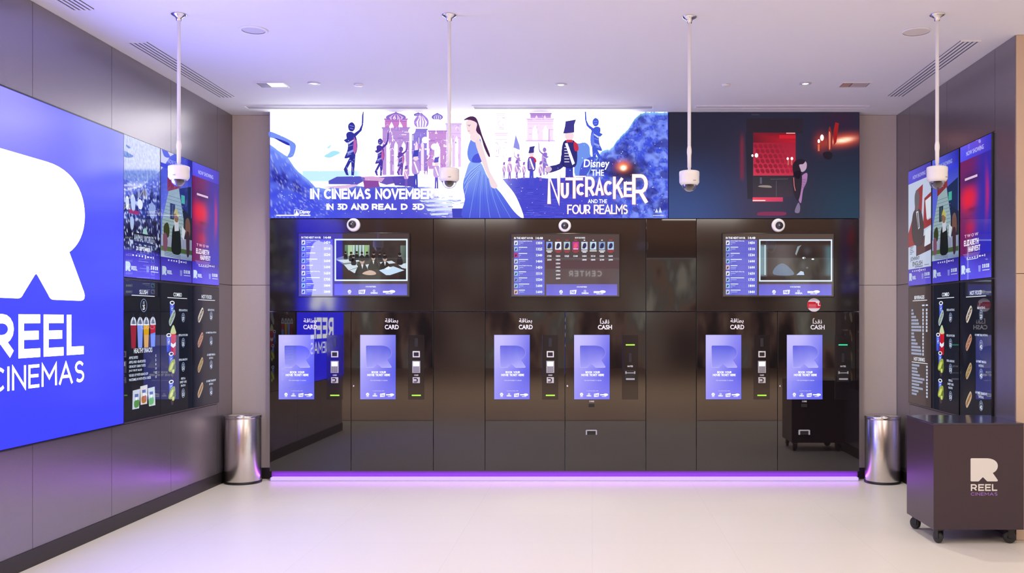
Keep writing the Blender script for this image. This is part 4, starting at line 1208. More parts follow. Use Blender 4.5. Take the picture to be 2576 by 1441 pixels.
    for k in range(150):
        x = rnd.uniform(964, 1160); y = rnd.uniform(290, 436)
        cc = rnd.choice([S(150, 96, 200), S(196, 120, 205), S(110, 84, 196), S(226, 190, 240, 1.2), S(255, 250, 255, 2.2), S(255, 250, 255, 2.2)])
        if rnd.random() < .5: a.line([(x, y), (x, y + rnd.uniform(5, 16))], rnd.uniform(.5, 1.3), cc, 5)
        elif rnd.random() < .6:
            w = rnd.uniform(4, 10); a.line([(x - w / 2, y + w), (x - w / 2, y + w * .45), (x, y), (x + w / 2, y + w * .45), (x + w / 2, y + w)], .7, cc, 5)
        else: a.line([(x, y), (x + rnd.uniform(6, 22), y)], rnd.uniform(.5, 1.2), cc, 5)
    for k in range(60):
        x = rnd.choice([rnd.uniform(1240, 1280), rnd.uniform(1325, 1394)]); y = rnd.uniform(288, 400)
        if x < 1290 or y < 356: a.line([(x, y), (x, y + rnd.uniform(4, 14))] if k % 2 else [(x, y), (x + rnd.uniform(4, 14), y)], .8, rnd.choice([S(206, 160, 232, 1.1), S(226, 196, 244, 1.3), S(186, 136, 222)]), 4)
    for k in range(230):
        x = rnd.uniform(690, 1675); y = rnd.uniform(310, 540)
        a.ell(x, y, rnd.uniform(.4, 1.1), rnd.uniform(.4, 1.0), (1.5, 1.5, 1.7), 10, 7)
    for k in range(90):
        x = rnd.uniform(1290, 1440); y = rnd.uniform(470, 545); a.line([(x, y), (x + rnd.uniform(6, 26), y + rnd.uniform(-2, 2))], rnd.uniform(.4, .9), rnd.choice([S(90, 92, 222), S(44, 44, 170), S(120, 128, 240)]), 4)
    for k in range(70):
        x = rnd.uniform(1040, 1160); y = rnd.uniform(488, 545); a.line([(x, y), (x + rnd.uniform(4, 18), y + rnd.uniform(-2, 2))], rnd.uniform(.6, 1.6), rnd.choice([S(86, 90, 215), S(214, 222, 255, 1.2), S(170, 184, 250)]), 4)
    # torch-bearing statues in silhouette
    def statue(cx, foot, s, c1, c2, flip=1, col3=None):
        def T(pts): return [(cx + flip * x * s, foot + y * s) for x, y in pts]
        a.poly(smooth_pts(T([(-9, -118), (-1, -124), (6, -118), (6, -108), (0, -102), (-8, -106)]), 4), c1, 6)
        a.poly(smooth_pts(T([(-14, -96), (-4, -102), (6, -96), (11, -82), (12, -62), (6, -46), (-4, -42), (-18, -40), (-12, -56), (-10, -72)]), 4), c1, 6)
        a.poly(T([(-4, -48), (8, -50), (6, -22), (4, 0), (-2, 0), (-2, -24)]), c1, 7); a.poly(T([(-4, -46), (2, -40), (-12, -14), (-8, 0), (-14, -1), (-20, -14)]), c1, 7)
        a.poly(T([(2, -96), (16, -106), (22, -118), (26, -120), (22, -104), (8, -90)]), c1, 7); a.poly(T([(22, -116), (23, -140), (25, -148), (27, -148), (26, -120)]), c1, 7)
        a.poly(T([(-9, -88), (-20, -82), (-14, -76), (-4, -76)]), c1, 7)
        for q in ((-6, -116, 4, -114), (-5, -110, 3, -108), (-8, -68, 2, -71), (-12, -47, -2, -50), (-2, -34, 3, -30), (-13, -20, -10, -10), (0, -20, 2, -8)): a.line(T([(q[0], q[1]), (q[2], q[3])]), 1.6 * s, mixc(c1, S(170, 180, 250), .55), 8)
        a.poly(T([(4, -90), (10, -80), (11, -62), (6, -48), (2, -60)]), c2, 8); a.poly(T([(-10, -76), (4, -84), (4, -81), (-8, -72)]), S(205, 215, 252), 8)
        a.poly(T([(-12, -54), (6, -62), (6, -57), (-10, -49)]), S(150, 165, 240), 8)
    dk = S(44, 48, 156); rs = S(190, 100, 180)
    statue(886, 441, 1.08, dk, rs); statue(957.5, 442, .76, S(70, 50, 162), S(196, 90, 170)); statue(1010, 441, .58, S(104, 66, 172), S(205, 120, 190)); statue(1074, 439, .4, S(170, 120, 205), S(225, 170, 220))
    # plinths and steps
    a.poly(Q1((800, 935), (900, 885), (1180, 880), (1240, 900), (1240, 930), (1150, 980), (800, 975)), S(82, 84, 196), 5)
    a.poly(Q1((1190, 885), (1340, 880), (1480, 900), (1440, 950), (1230, 985)), S(216, 168, 216), 5); a.poly(Q1((1220, 930), (1400, 935), (1420, 1005), (1230, 1030)), S(140, 70, 160), 6)
    a.poly(Q1((1320, 890), (1560, 880), (1700, 920), (1620, 960), (1500, 985), (1420, 960)), S(108, 84, 186), 4); a.poly(Q1((1560, 880), (1840, 872), (1860, 1010), (1600, 990)), S(84, 72, 180), 4)
    a.poly(Q1((700, 1010), (1120, 975), (1180, 985), (1020, 1030)), S(226, 190, 230), 5)
    # rows of guards at the sides, plain uniforms
    def guard(cx, foot, s, coat, trouser, L=7, strong=False):
        def T(pts): return [(cx + x * s, foot + y * s) for x, y in pts]
        a.poly(T([(-6, -44), (6, -44), (7, 0), (1, 0), (0, -30), (-1, 0), (-7, 0)]), trouser, L)
        a.poly(smooth_pts(T([(-10, -84), (0, -88), (10, -84), (13, -60), (9, -44), (-9, -44), (-13, -60)]), 3), coat, L)
        a.ell(cx, foot - 95 * s, 7.4 * s, 9 * s, S(236, 206, 216, 1.15), L + 1, 14)
        a.poly(T([(-10, -98), (8, -100), (8, -112), (11, -121), (-6, -118), (-7, -110)]), S(60, 54, 140) if strong else trouser, L + 2)
        a.poly(T([(-7, -82), (-3, -83), (9, -50), (5, -47)]), S(238, 238, 255, 1.3), L + 1)
        if strong:
            for k in range(6): a.poly(T([(-8, -76 + k * 4.6), (0, -76 + k * 4.6), (0, -74.6 + k * 4.6), (-8, -74.6 + k * 4.6)]), S(232, 220, 240), L + 1)
            a.poly(smooth_pts(T([(7, -84), (13, -82), (15, -72), (9, -70)]), 3), S(205, 40, 70), L + 2)
            a.poly(T([(-4, -88), (5, -88), (6, -84), (-5, -84)]), S(205, 50, 80), L + 2)
    guard(1046, 473, .80, S(190, 150, 225), S(66, 70, 190)); guard(1098, 474, .66, S(205, 170, 232), S(104, 92, 200)); guard(1022, 470, .45, S(214, 160, 220), S(120, 90, 190))
    for x, f_, s_ in ((1282, 455, .5), (1300, 452, .42), (1318, 450, .36), (1268, 448, .34), (1360, 455, .42)): guard(x, f_, s_, S(206, 160, 222), S(140, 104, 200))
    guard(1337, 466, .82, S(92, 70, 182), S(70, 76, 205), strong=True)
    a.line([P2(1058, 310), P2(1040, 800)], 1.0, S(120, 80, 180), 8); a.line([P2(655, 345), P2(655, 430), P2(700, 760)], .8, S(140, 100, 195), 6)
    a.poly(Q2((655, 375), (700, 500), (705, 560), (625, 530)), S(150, 150, 235), 6)
    guard(1432, 488, 1.55, S(40, 40, 118), S(52, 58, 178), 9, True)
    a.poly(smooth_pts(Q2((1200, 620), (1180, 720), (1040, 760), (1010, 820), (1080, 830), (1230, 760)), 3), S(46, 44, 128), 9); a.poly(smooth_pts(Q2((1015, 770), (1060, 755), (1090, 790), (1050, 830), (1010, 810)), 3), S(222, 190, 222), 12)
    statue(1497, 418, .98, S(66, 90, 218), S(100, 126, 240), -1); statue(1369, 440, .56, S(150, 112, 205), S(200, 160, 225), -1); statue(1303, 436, .4, S(180, 140, 215), S(215, 180, 232), -1)
    a.rect(*P2(900, 868), *P2(1500, 884), S(226, 220, 250, 1.4), 8); a.rect(*P2(620, 872), *P2(900, 892), S(240, 226, 250, 1.6), 4)
    # pale path in front
    for (p_) in (((1900, 1170), (2400, 1165), (2400, 1190), (1930, 1195)), ((1960, 1220), (2300, 1215), (2290, 1240), (2000, 1245)), ((1980, 1270), (2260, 1262), (2280, 1290), (2000, 1300)), ((2020, 1330), (2250, 1320), (2240, 1345), (2040, 1352))): a.poly(Q1(*p_), S(205, 215, 255, 1.2), 4)
    a.poly(Q1((2290, 1270), (2425, 1268), (2425, 1385), (2300, 1385)), S(60, 64, 190), 5)
    # woman in a long blue gown, walking, seen from the side
    g1, g2, g3 = S(150, 182, 250), S(88, 112, 236), S(70, 84, 214)
    a.poly(smooth_pts(Q2((110, 700), (230, 700), (330, 900), (480, 1050), (620, 1180), (750, 1370), (500, 1386), (30, 1386), (45, 1150), (20, 980), (60, 820)), 4),
           [mixc(g1, mixc(g2, g3, (p[1] - 480) / 70), sm(400, 500, p[1])) for p in smooth_pts(Q2((110, 700), (230, 700), (330, 900), (480, 1050), (620, 1180), (750, 1370), (500, 1386), (30, 1386), (45, 1150), (20, 980), (60, 820)), 4)], 12)
    a.poly(smooth_pts(Q2((330, 900), (440, 860), (540, 960), (660, 1120), (752, 1372), (640, 1300), (480, 1080)), 4), (1.9, 1.95, 2.1), 13)
    for k in range(7):
        a.line([P2(230 - k * 4, 722 + k * 14), P2(120 - k * 6, 800 + k * 26), P2(34 + k * 2, 900 + k * 32)], .9, S(78, 100, 230) if k % 2 else S(190, 214, 255), 14)
    for k in range(9):
        a.line([P2(215 + k * 20, 790 + k * 22), P2(150 + k * 40, 1080 + k * 10), P2(100 + k * 62, 1380)], .8, g3 if k % 2 else g1, 14)
    a.poly(smooth_pts(Q2((90, 500), (140, 400), (220, 400), (260, 560), (250, 700), (120, 705), (75, 620)), 4), S(112, 140, 244), 13)
    a.poly(smooth_pts(Q2((160, 620), (250, 600), (250, 700), (130, 702)), 3), S(74, 86, 220), 14)
    a.poly(smooth_pts(Q2((170, 470), (230, 450), (290, 620), (340, 800), (390, 900), (440, 990), (410, 1020), (360, 1000), (330, 900), (270, 760)), 4), S(246, 222, 228, 1.0), 15)
    a.poly(smooth_pts(Q2((120, 360), (190, 340), (230, 420), (180, 470), (110, 430)), 3), S(250, 226, 232, 1.02), 14)
    a.poly(smooth_pts(Q2((60, 220), (110, 190), (190, 210), (200, 290), (170, 350), (110, 375), (75, 330), (62, 280)), 4), S(250, 222, 228, 1.02), 16)
    hr = S(74, 34, 80)
    a.poly(smooth_pts(Q2((30, 200), (110, 155), (180, 175), (220, 270), (260, 400), (345, 610), (330, 640), (280, 540), (235, 400), (180, 330), (190, 240), (110, 200)), 4), hr, 17)
    a.line([P2(76, 262), P2(116, 258)], .9, S(90, 50, 90), 17); a.line([P2(80, 330), P2(104, 332)], 1.0, S(190, 60, 110), 17); a.ell(*P2(98, 272), 1.6, .8, S(60, 30, 60), 18, 10)
    # lettering
    wt = (1.9, 1.9, 1.95)
    a.caps('IN CINEMAS NOVEMBER 1', *P1(578, 1030), *P1(2165, 1155), 5.1, wt, 20, .36)
    a.caps('IN 3D AND', *P1(776, 1212), *P1(1285, 1285), 3.5, wt, 20, .34); a.caps('REAL D 3D', *P1(1325, 1212), *P1(1957, 1285), 3.7, wt, 20, .32)
    a.rect(*P1(170, 1347), *P1(440, 1358), wt, 20); a.rect(*P1(455, 1347), *P1(580, 1358), wt, 20)
    a.frame(*P1(386, 1283), *P1(448, 1343), .8, wt, 20); a.poly(Q1((395, 1343), (417, 1290), (440, 1343)), wt, 20); a.text('Disney', *P1(455, 1290), *P1(582, 1340), wt, 20, 0.015, 0.2)
    a.text('Disney', *P2(1470, 672), *P2(1780, 795), wt, 20, 0.012, 0.1)
    a.text('THE', *P2(1562, 795), *P2(1712, 868), wt, 20, 0.01)
    org = S(205, 110, 90)
    for ch, bx0, by0, bx1, by1, lean in (('N', 1036, 850, 1190, 1205, 14), ('U', 1196, 955, 1292, 1138, 0), ('T', 1252, 890, 1460, 1140, 0), ('C', 1384, 962, 1478, 1102, 0), ('R', 1488, 880, 1606, 1122, 0), ('A', 1606, 900, 1712, 1102, 0), ('C', 1712, 930, 1812, 1102, 0), ('K', 1822, 880, 1952, 1146, 10), ('E', 1952, 942, 2050, 1122, 0), ('R', 2052, 850, 2245, 1212, 0)):
        (ax, ay), (bx_, by_) = P2(bx0, by0), P2(bx1, by1)
        w_ = 8.4 if ch in 'N' or bx0 > 2000 else 6.6
        LL = 20 if bx0 < 1380 or bx0 > 1600 else 24
        a.caps(ch, ax - .9, ay - .8, bx_ + 1.1, by_ + 1.0, w_ + 2.0, org, LL); a.caps(ch, ax, ay, bx_, by_, w_, S(255, 244, 238, 1.6), LL + 1)
    a.text('AND THE', *P2(1522, 1150), *P2(1750, 1197), wt, 20, 0.004)
    a.caps('FOUR REALMS', *P2(1271, 1213), *P2(2001, 1331), 4.0, org, 20, .24); a.caps('FOUR REALMS', *P2(1274, 1216), *P2(1998, 1327), 2.9, wt, 22, .26)
    a.poly(Q2((2325, 1310), (2345, 1260), (2365, 1310)), S(225, 235, 255), 20); a.poly(Q2((2370, 1310), (2385, 1245), (2410, 1310)), S(225, 235, 255), 20); a.rect(*P2(2300, 1340), *P2(2430, 1348), S(225, 235, 255), 20)
    a.frame(679, 281, 1680.5, 548.5, .9, S(70, 66, 230), 23)
    return a


def corridor_art():
    a = Art(1921.5, 549, KS)
    x0, x1, y0, y1 = 1682, 2161, 283, 549
    pa = P3(935, 295) + P3(1365, 728)

    def fn(x, y):
        u, v = (x - x0) / (x1 - x0), (y - y0) / (y1 - y0)
        c = mixc(S(36, 36, 56), S(56, 80, 138), sm(.2, 1.05, v) * sm(.75, .0, u))
        c = mixc(c, S(34, 58, 80), sm(.25, 1, v) * sm(.55, .95, u))
        c = mixc(c, S(62, 48, 72), .9 * math.exp(-((u - .5) / .17) ** 2) * sm(-.1, .5, v) * .8)
        c = mixc(c, S(60, 24, 48), .5 * math.exp(-(((x - 2110) / 50) ** 2 + ((y - 300) / 30) ** 2)))
        # wall lamp glow
        gx, gy = P3(1850, 370)
        e_ = math.exp(-(((x - gx) / 36) ** 2 + ((y - gy + (x - gx) * .14) / 13) ** 2))
        c = mixc(c, S(255, 96, 60), min(1, e_ * .95)); c = mixc(c, S(255, 226, 196, 1.2), min(1, 1.5 * math.exp(-(((x - gx) / 22) ** 2 + ((y - gy + (x - gx) * .16) / 5.5) ** 2)) ** 1.3))
        lx, ly = P3(1620, 390)
        c = mixc(c, S(200, 60, 36), .6 * math.exp(-(((x - lx) / 14) ** 2 + ((y - ly) / 20) ** 2)))
        # doorway stripes
        sx = P3(825, 0)[0]
        c = mixc(c, S(150, 30, 48), .6 * math.exp(-((x - sx) / 4) ** 2) * sm(P3(0, 260)[1], P3(0, 420)[1], y) * sm(P3(0, 800)[1], P3(0, 720)[1], y))
        return c
    a.grid(x0, y0, x1, y1, 120, 66, fn, 0)
    a.poly(Q3((870, 150), (1440, 150), (1440, 300), (870, 300)), S(40, 32, 44), 1); a.poly(Q3((860, 300), (935, 300), (935, 960), (880, 960)), S(38, 34, 50), 1)
    a.rect(*P3(938, 296), *P3(1365, 726), (S(150, 22, 42), S(150, 20, 40), S(196, 44, 72), S(206, 50, 80)), 2)
    a.rect(*P3(938, 300), *P3(1365, 395), (S(112, 20, 36), S(120, 20, 34), S(190, 24, 44), S(96, 22, 36)), 3); a.rect(*P3(1200, 318), *P3(1365, 355), S(205, 26, 44), 4); a.rect(*P3(1270, 294), *P3(1360, 306), S(230, 150, 140), 4)
    for j in range(6):
        for i in range(9):
            zx = 970 + i * 50 + (10 if j % 2 else -10); zy = 432 + j * 50
            if zx < 1340: a.blob(Q3((zx - 18, zy - 18), (zx + 8, zy - 22), (zx + 24, zy + 6), (zx + 10, zy + 22), (zx - 14, zy + 8)), mixc(S(142, 26, 48), S(186, 36, 64), max(0, (zx - 1150) / 300)), 4, 2)
    for zx, zy, r in ((930, 525, 2.6), (970, 523, 4.4), (1285, 556, 2.8), (1327, 555, 3.2)): a.ell(*P3(zx, zy), r, r * 1.25, S(255, 236, 226, 1.6), 6, 14)
    for zx in (1290, 1325): a.rect(*P3(zx - 6, 570), *P3(zx + 6, 620), S(206, 110, 100), 5)
    a.rect(*P3(938, 728), *P3(1330, 940), (S(44, 42, 52), S(44, 38, 50), S(60, 48, 62), S(58, 46, 60)), 3); a.blob(Q3((995, 840), (1010, 825), (1100, 826), (1120, 848)), S(150, 136, 128), 5); a.line([P3(1110, 762), P3(1290, 760)], .8, S(110, 104, 116), 5); a.line([P3(1170, 780), P3(1170, 940)], .8, S(110, 104, 116), 5)
    a.rect(*P3(1005, 745), *P3(1025, 810), S(88, 86, 104), 5)
    a.rect(*P3(932, 945), *P3(1236, 988), (S(235, 60, 90), S(205, 60, 96), S(196, 56, 92), S(240, 90, 110)), 5); a.rect(*P3(932, 972), *P3(1060, 982), S(255, 225, 220), 6); a.blob(Q3((980, 1108), (1020, 1092), (1240, 1092), (1270, 1110), (1230, 1128), (1000, 1128)), S(128, 40, 82), 5)
    # dim standing figure seen from the side, no recognisable person
    a.blob(Q3((1395, 590), (1440, 570), (1475, 600), (1470, 660), (1430, 690), (1390, 650)), S(190, 160, 186), 6)
    a.blob(Q3((1335, 620), (1390, 560), (1460, 575), (1440, 610), (1400, 620), (1420, 690), (1400, 760), (1350, 730)), S(34, 24, 38), 7)
    a.blob(Q3((1420, 740), (1480, 700), (1475, 790), (1440, 870), (1420, 1000), (1395, 960), (1420, 840)), S(170, 120, 172), 6); a.blob(Q3((1345, 700), (1420, 690), (1425, 830), (1390, 980), (1340, 880)), S(36, 28, 42), 7)
    for k in range(6): a.line([P3(1425, 770 + k * 16), P3(1470, 762 + k * 16)], .8, S(96, 54, 100), 8)
    a.line([P3(1345, 745), P3(1350, 830), P3(1362, 880)], 1.8, S(222, 120, 120), 8); a.blob(Q3((1355, 1090), (1390, 1000), (1410, 1040), (1400, 1100)), S(126, 110, 142), 6)
    # wall lamp with candle
    a.rect(*P3(1588, 410), *P3(1606, 480), S(216, 110, 80), 6); a.ell(*P3(1598, 380), 3, 5, S(255, 240, 228, 1.6), 7, 14); a.ell(*P3(1630, 345), 4.6, 8, S(255, 236, 226, 1.5), 6, 14)
    a.blob(Q3((1690, 300), (1708, 230), (1728, 300), (1730, 440), (1706, 480), (1686, 430)), S(130, 40, 36), 7); a.blob(Q3((1698, 310), (1706, 280), (1716, 320), (1714, 450), (1700, 450)), S(228, 130, 110), 8); a.poly(Q3((1745, 280), (1765, 190), (1800, 200), (1775, 390), (1750, 420)), S(158, 26, 28), 5)
    a.blob(Q3((1640, 500), (1690, 485), (1735, 505), (1720, 560), (1660, 555)), S(30, 24, 34), 6)
    a.rect(*P3(920, 108), *P3(1000, 118), S(66, 56, 66), 2)
    return a


def led(label, x0, x1, art, y0=280.5):
    zb = px_z(549.2, YS); zt = CEIL - 0.004; w = (x1 - x0) * KS
    t = thing('led_screen', label, 'led screen', (px_x((x0 + x1) / 2, YS), YS, zb))
    bm = BM(); add_box(bm, -w / 2, w / 2, 0.0, 0.118, 0, zt - zb, 0.002); obj('cabinet', bm, M_bezel, t)
    a = art(); a.ox = (x0 + x1) / 2; a.oy = 549.2
    a.v = [((u), y, max(0.001, v)) for (u, y, v) in a.v]
    a.build('picture', M_led, t, (0, -0.0008, 0))


led('long bright LED billboard with a woman in blue gown before a pale palace', 678, 1681.2, billboard_art)
led('dark LED billboard at the right with a red-lit room and wall lamp', 1681.6, 2162.3, corridor_art)


# ------------------------------------------------------------------ cameras hanging from the ceiling
def hung_camera(label, px, py_f, body_top, dome_bot, turn):
    Y = 1.908 * F / (CY - py_f)
    x = px_x(px, Y)
    zb, zd = px_z(body_top, Y), px_z(dome_bot, Y)
    t = thing('hanging_camera', label, 'security camera', (x, Y, 0), turn, 'dome cameras hanging on white poles')
    t.location.z = CEIL
    def lz(z): return z - CEIL
    bm = BM(); add_lathe(bm, [(0, -.001), (.047, -.001), (.048, -.004), (.040, -.009), (.022, -.020), (.0175, -.028), (.0155, -.040), (0, -.040)], 36); obj('ceiling_flange', bm, M_chrome, t)
    bm = BM(); add_lathe(bm, [(.0112, -.03), (.0112, lz(zb) + .14)], 20); obj('pole', bm, M_pole, t)
    bm = BM(); add_lathe(bm, [(.0112, lz(zb) + .155), (.0145, lz(zb) + .135), (.0150, lz(zb) + .115), (.0125, lz(zb) + .095), (.0122, lz(zb) + .022), (.010, lz(zb) + .020), (.010, lz(zb) - .004)], 20); obj('sleeve', bm, M_white, t)
    h = zb - zd
    c0 = lz(zb)
    bm = BM()
    add_lathe(bm, [(0, c0), (.052, c0), (.0615, c0 - .004), (.0635, c0 - .010), (.0635, c0 - .030), (.0628, c0 - .0315), (.0628, c0 - h * .52), (.0615, c0 - h * .56), (.0520, c0 - h * .66), (.0460, c0 - h * .66), (.0, c0 - h * .64)], 44)
    hs = obj('housing', bm, M_white, t)
    bm = BM(); add_box(bm, .012, .030, -.0640, -.0600, c0 - h * .51, c0 - h * .485, .0005, 1); obj('badge', bm, M_key, hs)
    r = .046; zc = c0 - h * .65; rz = (zc - lz(zd))
    bm = BM(); add_lathe(bm, [(r * math.cos(u * PI / 20), zc - rz * math.sin(u * PI / 20)) for u in range(0, 11)], 40); dm = obj('dome', bm, M_dome, t)
    bm = BM(); rr_ = .030
    add_lathe(bm, [(rr_, zc)] + [(rr_ * math.cos(u * PI / 16), zc - rz * .80 * math.sin(u * PI / 16)) for u in range(0, 9)], 28)
    ln = obj('lens_ball', bm, mat('camera_ball_grey', (0.10, 0.085, 0.085), rough=0.25), dm)


hung_camera('leftmost hanging dome camera, on a white pole in front of the left wall posters', 450, 36, 417, 470.5, -.35)
hung_camera('hanging dome camera on a white pole in front of the billboard woman', 1130, 38, 423, 474.5, -.15)
hung_camera('hanging dome camera on a white pole before the dark LED screen', 1734, 42.5, 430, 483.5, .1)
hung_camera('rightmost hanging dome camera, on a white pole in front of right wall posters', 2357.5, 36.5, 419, 477, .35)

# ------------------------------------------------------------------ ceiling fittings


def ceil_xy(px, py):
    Y = 1.908 * F / (CY - py); return px_x(px, Y), Y


def slot_diffuser(label, x0, x1, y0, y1):
    t = thing('slot_diffuser', label, 'air vent', ((x0 + x1) / 2, (y0 + y1) / 2, CEIL), 0, 'slotted air vents in the ceiling')
    hx, hy = (x1 - x0) / 2, (y1 - y0) / 2
    bm = BM(); add_box(bm, -hx, hx, -hy, hy, -0.006, 0.0); obj('backing', bm, M_slot, t)
    bm = BM(); n = 4; w = 2 * hx / (n * 2 + 1) 
    for k in range(n + 1):
        cxk = -hx + (k + .5) * 2 * hx / (n + 1) - hx / (n + 1) * 0
        xx = -hx + k * (2 * hx - w) / n
        add_box(bm, xx, xx + w, -hy, hy, -0.010, -0.0062)
    add_box(bm, -hx, hx, -hy - .006, -hy, -0.010, 0); add_box(bm, -hx, hx, hy, hy + .006, -0.010, 0)
    obj('slats', bm, M_ceil, t)


slot_diffuser('long slotted air vent in ceiling along the left wall, beside the leftmost camera pole', -3.19, -3.05, 6.53, 8.13)
slot_diffuser('slotted air vent in ceiling at the top left edge, nearest the big blue sign', -3.19, -3.05, 4.24, 5.84)
slot_diffuser('long slotted air vent in ceiling along the right wall, behind rightmost camera pole', 2.51, 2.65, 6.50, 8.10)


def linear(label, x0, x1, y0, y1, mtl):
    t = thing('linear_vent', label, 'ceiling slot', ((x0 + x1) / 2, (y0 + y1) / 2, CEIL), 0, 'long ceiling slots before the billboard')
    hx, hy = (x1 - x0) / 2, (y1 - y0) / 2
    bm = BM()
    add_box(bm, -hx, hx, -hy, -hy + .014, -.009, 0); add_box(bm, -hx, hx, hy - .014, hy, -.009, 0); add_box(bm, -hx, -hx + .014, -hy + .014, hy - .014, -.009, 0); add_box(bm, hx - .014, hx, -hy + .014, hy - .014, -.009, 0)
    obj('frame', bm, M_ceil, t)
    bm = BM(); add_box(bm, -hx + .014, hx - .014, -hy + .014, hy - .014, -.004, 0); obj('inset', bm, mtl, t)


M_ins = mat('grey_slot_inset', (0.42, 0.42, 0.48), rough=0.7)
linear('long ceiling slot above the billboard, at its left half', -3.10, -1.46, 8.45, 8.58, M_ins)
linear('long ceiling slot above the billboard, right of the woman', -1.07, .55, 8.45, 8.58, M_ins)
linear('faint long ceiling slot in front of the dark LED screen', .92, 2.46, 8.46, 8.56, mat('pale_slot_inset', (0.68, 0.67, 0.69), rough=0.8))


def disc(name, label, cat, px, py, r, group, ring, fill, mring, mfill, lamp=False):
    x, Y = ceil_xy(px, py)
    t = thing(name, label, cat, (x, Y, CEIL), 0, group)
    bm = BM(); add_lathe(bm, [(r * ring, 0), (r, 0), (r * .99, -.005), (r * (ring + .03), -.009), (r * ring, -.007)], 40); obj('trim_ring', bm, mring, t)
    bm = BM(); add_lathe(bm, [(r * ring, -.004), (r * ring * .5, -.0045), (0, -.0045)], 36); obj(fill, bm, mfill, t)
    return t


disc('ceiling_speaker', 'round white ceiling speaker between the leftmost two camera poles', 'speaker', 638, 75, .092, 'round ceiling speakers', .80, 'grille', M_ceil, M_disc)
disc('ceiling_speaker', 'round pale ceiling speaker beside the rightmost camera pole', 'speaker', 2305, 78.5, .092, 'round ceiling speakers', .93, 'grille', M_ceil, mat('pale_speaker_cloth', (0.66, 0.63, 0.62), rough=0.9))
gd = 'recessed ceiling downlights'
disc('downlight', 'small recessed downlight in ceiling next to the left square fitting', 'downlight', 790, 209, .052, gd, .55, 'lamp', mat('grey_lamp_trim', (.6, .6, .66), rough=.4), M_lamp)
disc('downlight', 'small recessed downlight in ceiling above the middle of the billboard', 'downlight', 1411, 212, .050, gd, .55, 'lamp', mat('grey_lamp_trim', (.6, .6, .66), rough=.4), M_lamp)
disc('downlight', 'small recessed downlight in ceiling left of the right brownish fitting', 'downlight', 2026, 209, .050, gd, .55, 'lamp', mat('grey_lamp_trim', (.6, .6, .66), rough=.4), M_lamp)
gs = 'small round ceiling detectors'
for lab, px, py, r in (('small round white ceiling detector right of the left downlight', 902, 212, .036, ), ('small round ceiling detector above the dark LED screen', 1827, 212, .034)):
    x, Y = ceil_xy(px, py)
    bm = BM(); add_lathe(bm, [(0, 0), (r, 0), (r, -.008), (r * .9, -.014), (r * .4, -.017), (0, -.017)], 32)
    tag(obj('smoke_detector', bm, M_white, None, (x, Y, CEIL)), lab, 'smoke detector', gs)


def fitting(label, px, py, tilt_m, pane):
    x, Y = ceil_xy(px, py)
    t = thing('recessed_fitting', label, 'ceiling light', (x, Y, CEIL), 0, 'rectangular recessed ceiling fittings')
    bm = BM(); w, d = .122, .085
    add_box(bm, -w, w, -d, -d + .012, -.008, 0, .001, 1); add_box(bm, -w, w, d - .012, d, -.008, 0, .001, 1); add_box(bm, -w, -w + .012, -d + .012, d - .012, -.008, 0, .001, 1); add_box(bm, w - .012, w, -d + .012, d - .012, -.008, 0, .001, 1)
    obj('frame', bm, M_white, t)
    bm = BM(); add_box(bm, -w + .012, w - .012, -d + .012, d - .012, -.002, 0); bp = obj('backing', bm, M_slot, t)
    bm = BM(); add_box(bm, -w + .020, -.036, -d + .022, d - .022, -.005, -.0022); obj('side_pane', bm, tilt_m, t)
    bm = BM(); add_box(bm, -.026, w - .020, -d + .022, d - .022, -.005, -.0022); obj('lamp_pane', bm, pane, t)


fitting('rectangular recessed ceiling fitting with bright white pane, near the left wall', 685, 212.5, mat('grey_pane', (.45, .46, .55), rough=.3), glow_mat('bright_pane', (.9, .95, 1.0), 1.2))
fitting('rectangular recessed ceiling fitting with brownish pane, near the right wall', 2150, 212.5, mat('brown_pane', (.45, .30, .27), rough=.3), mat('greyish_pane', (.55, .48, .48), rough=.3))


# ------------------------------------------------------------------ bins
def bin_(label, px, Y, r, h):
    t = thing('waste_bin', label, 'bin', (px_x(px, Y), Y, 0), 0, 'round stainless steel bins')
    bm = BM(); add_lathe(bm, [(0, 0.0), (r * 1.0, 0.0), (r * 1.012, .004), (r * 1.012, .018), (r * .985, .022), (0, .022)], 56); obj('base_ring', bm, M_dark, t)
    bm = BM(); add_lathe(bm, [(r * .975, .0225), (r * .985, .030), (r * .985, h - .030), (r * .965, h - .024)], 64); obj('body', bm, M_steel, t)
    bm = BM(); add_lathe(bm, [(r * .965, h - .026), (r, h - .026), (r * 1.005, h - .022), (r * 1.005, h - .003), (r * .99, h), (r * .82, h - .001), (r * .66, h - .012), (r * .60, h - .030), (r * .60, h - .060)], 56)
    ld = obj('lid', bm, mat('polished_steel_lid', (.72, .68, .66), rough=.16, metal=1.0), t)
    bm = BM(); add_lathe(bm, [(r * .60, h - .055), (r * .3, h - .06), (0, h - .06)], 40); obj('opening', bm, mat('bin_dark_inside', (.05, .045, .045), rough=.4), ld)
    return t


bin_('round stainless steel bin in the left corner, below the hot food menu', 611.5, 8.665, .163, .612)
bin_('round stainless steel bin in the right corner, behind the plum cart', 2220, 8.665, .160, .605)

# ------------------------------------------------------------------ cart
cx0, cx1, cy0, cy1, cz0, cz1 = 2.236, 2.8275, 6.25, 6.785, .098, .797
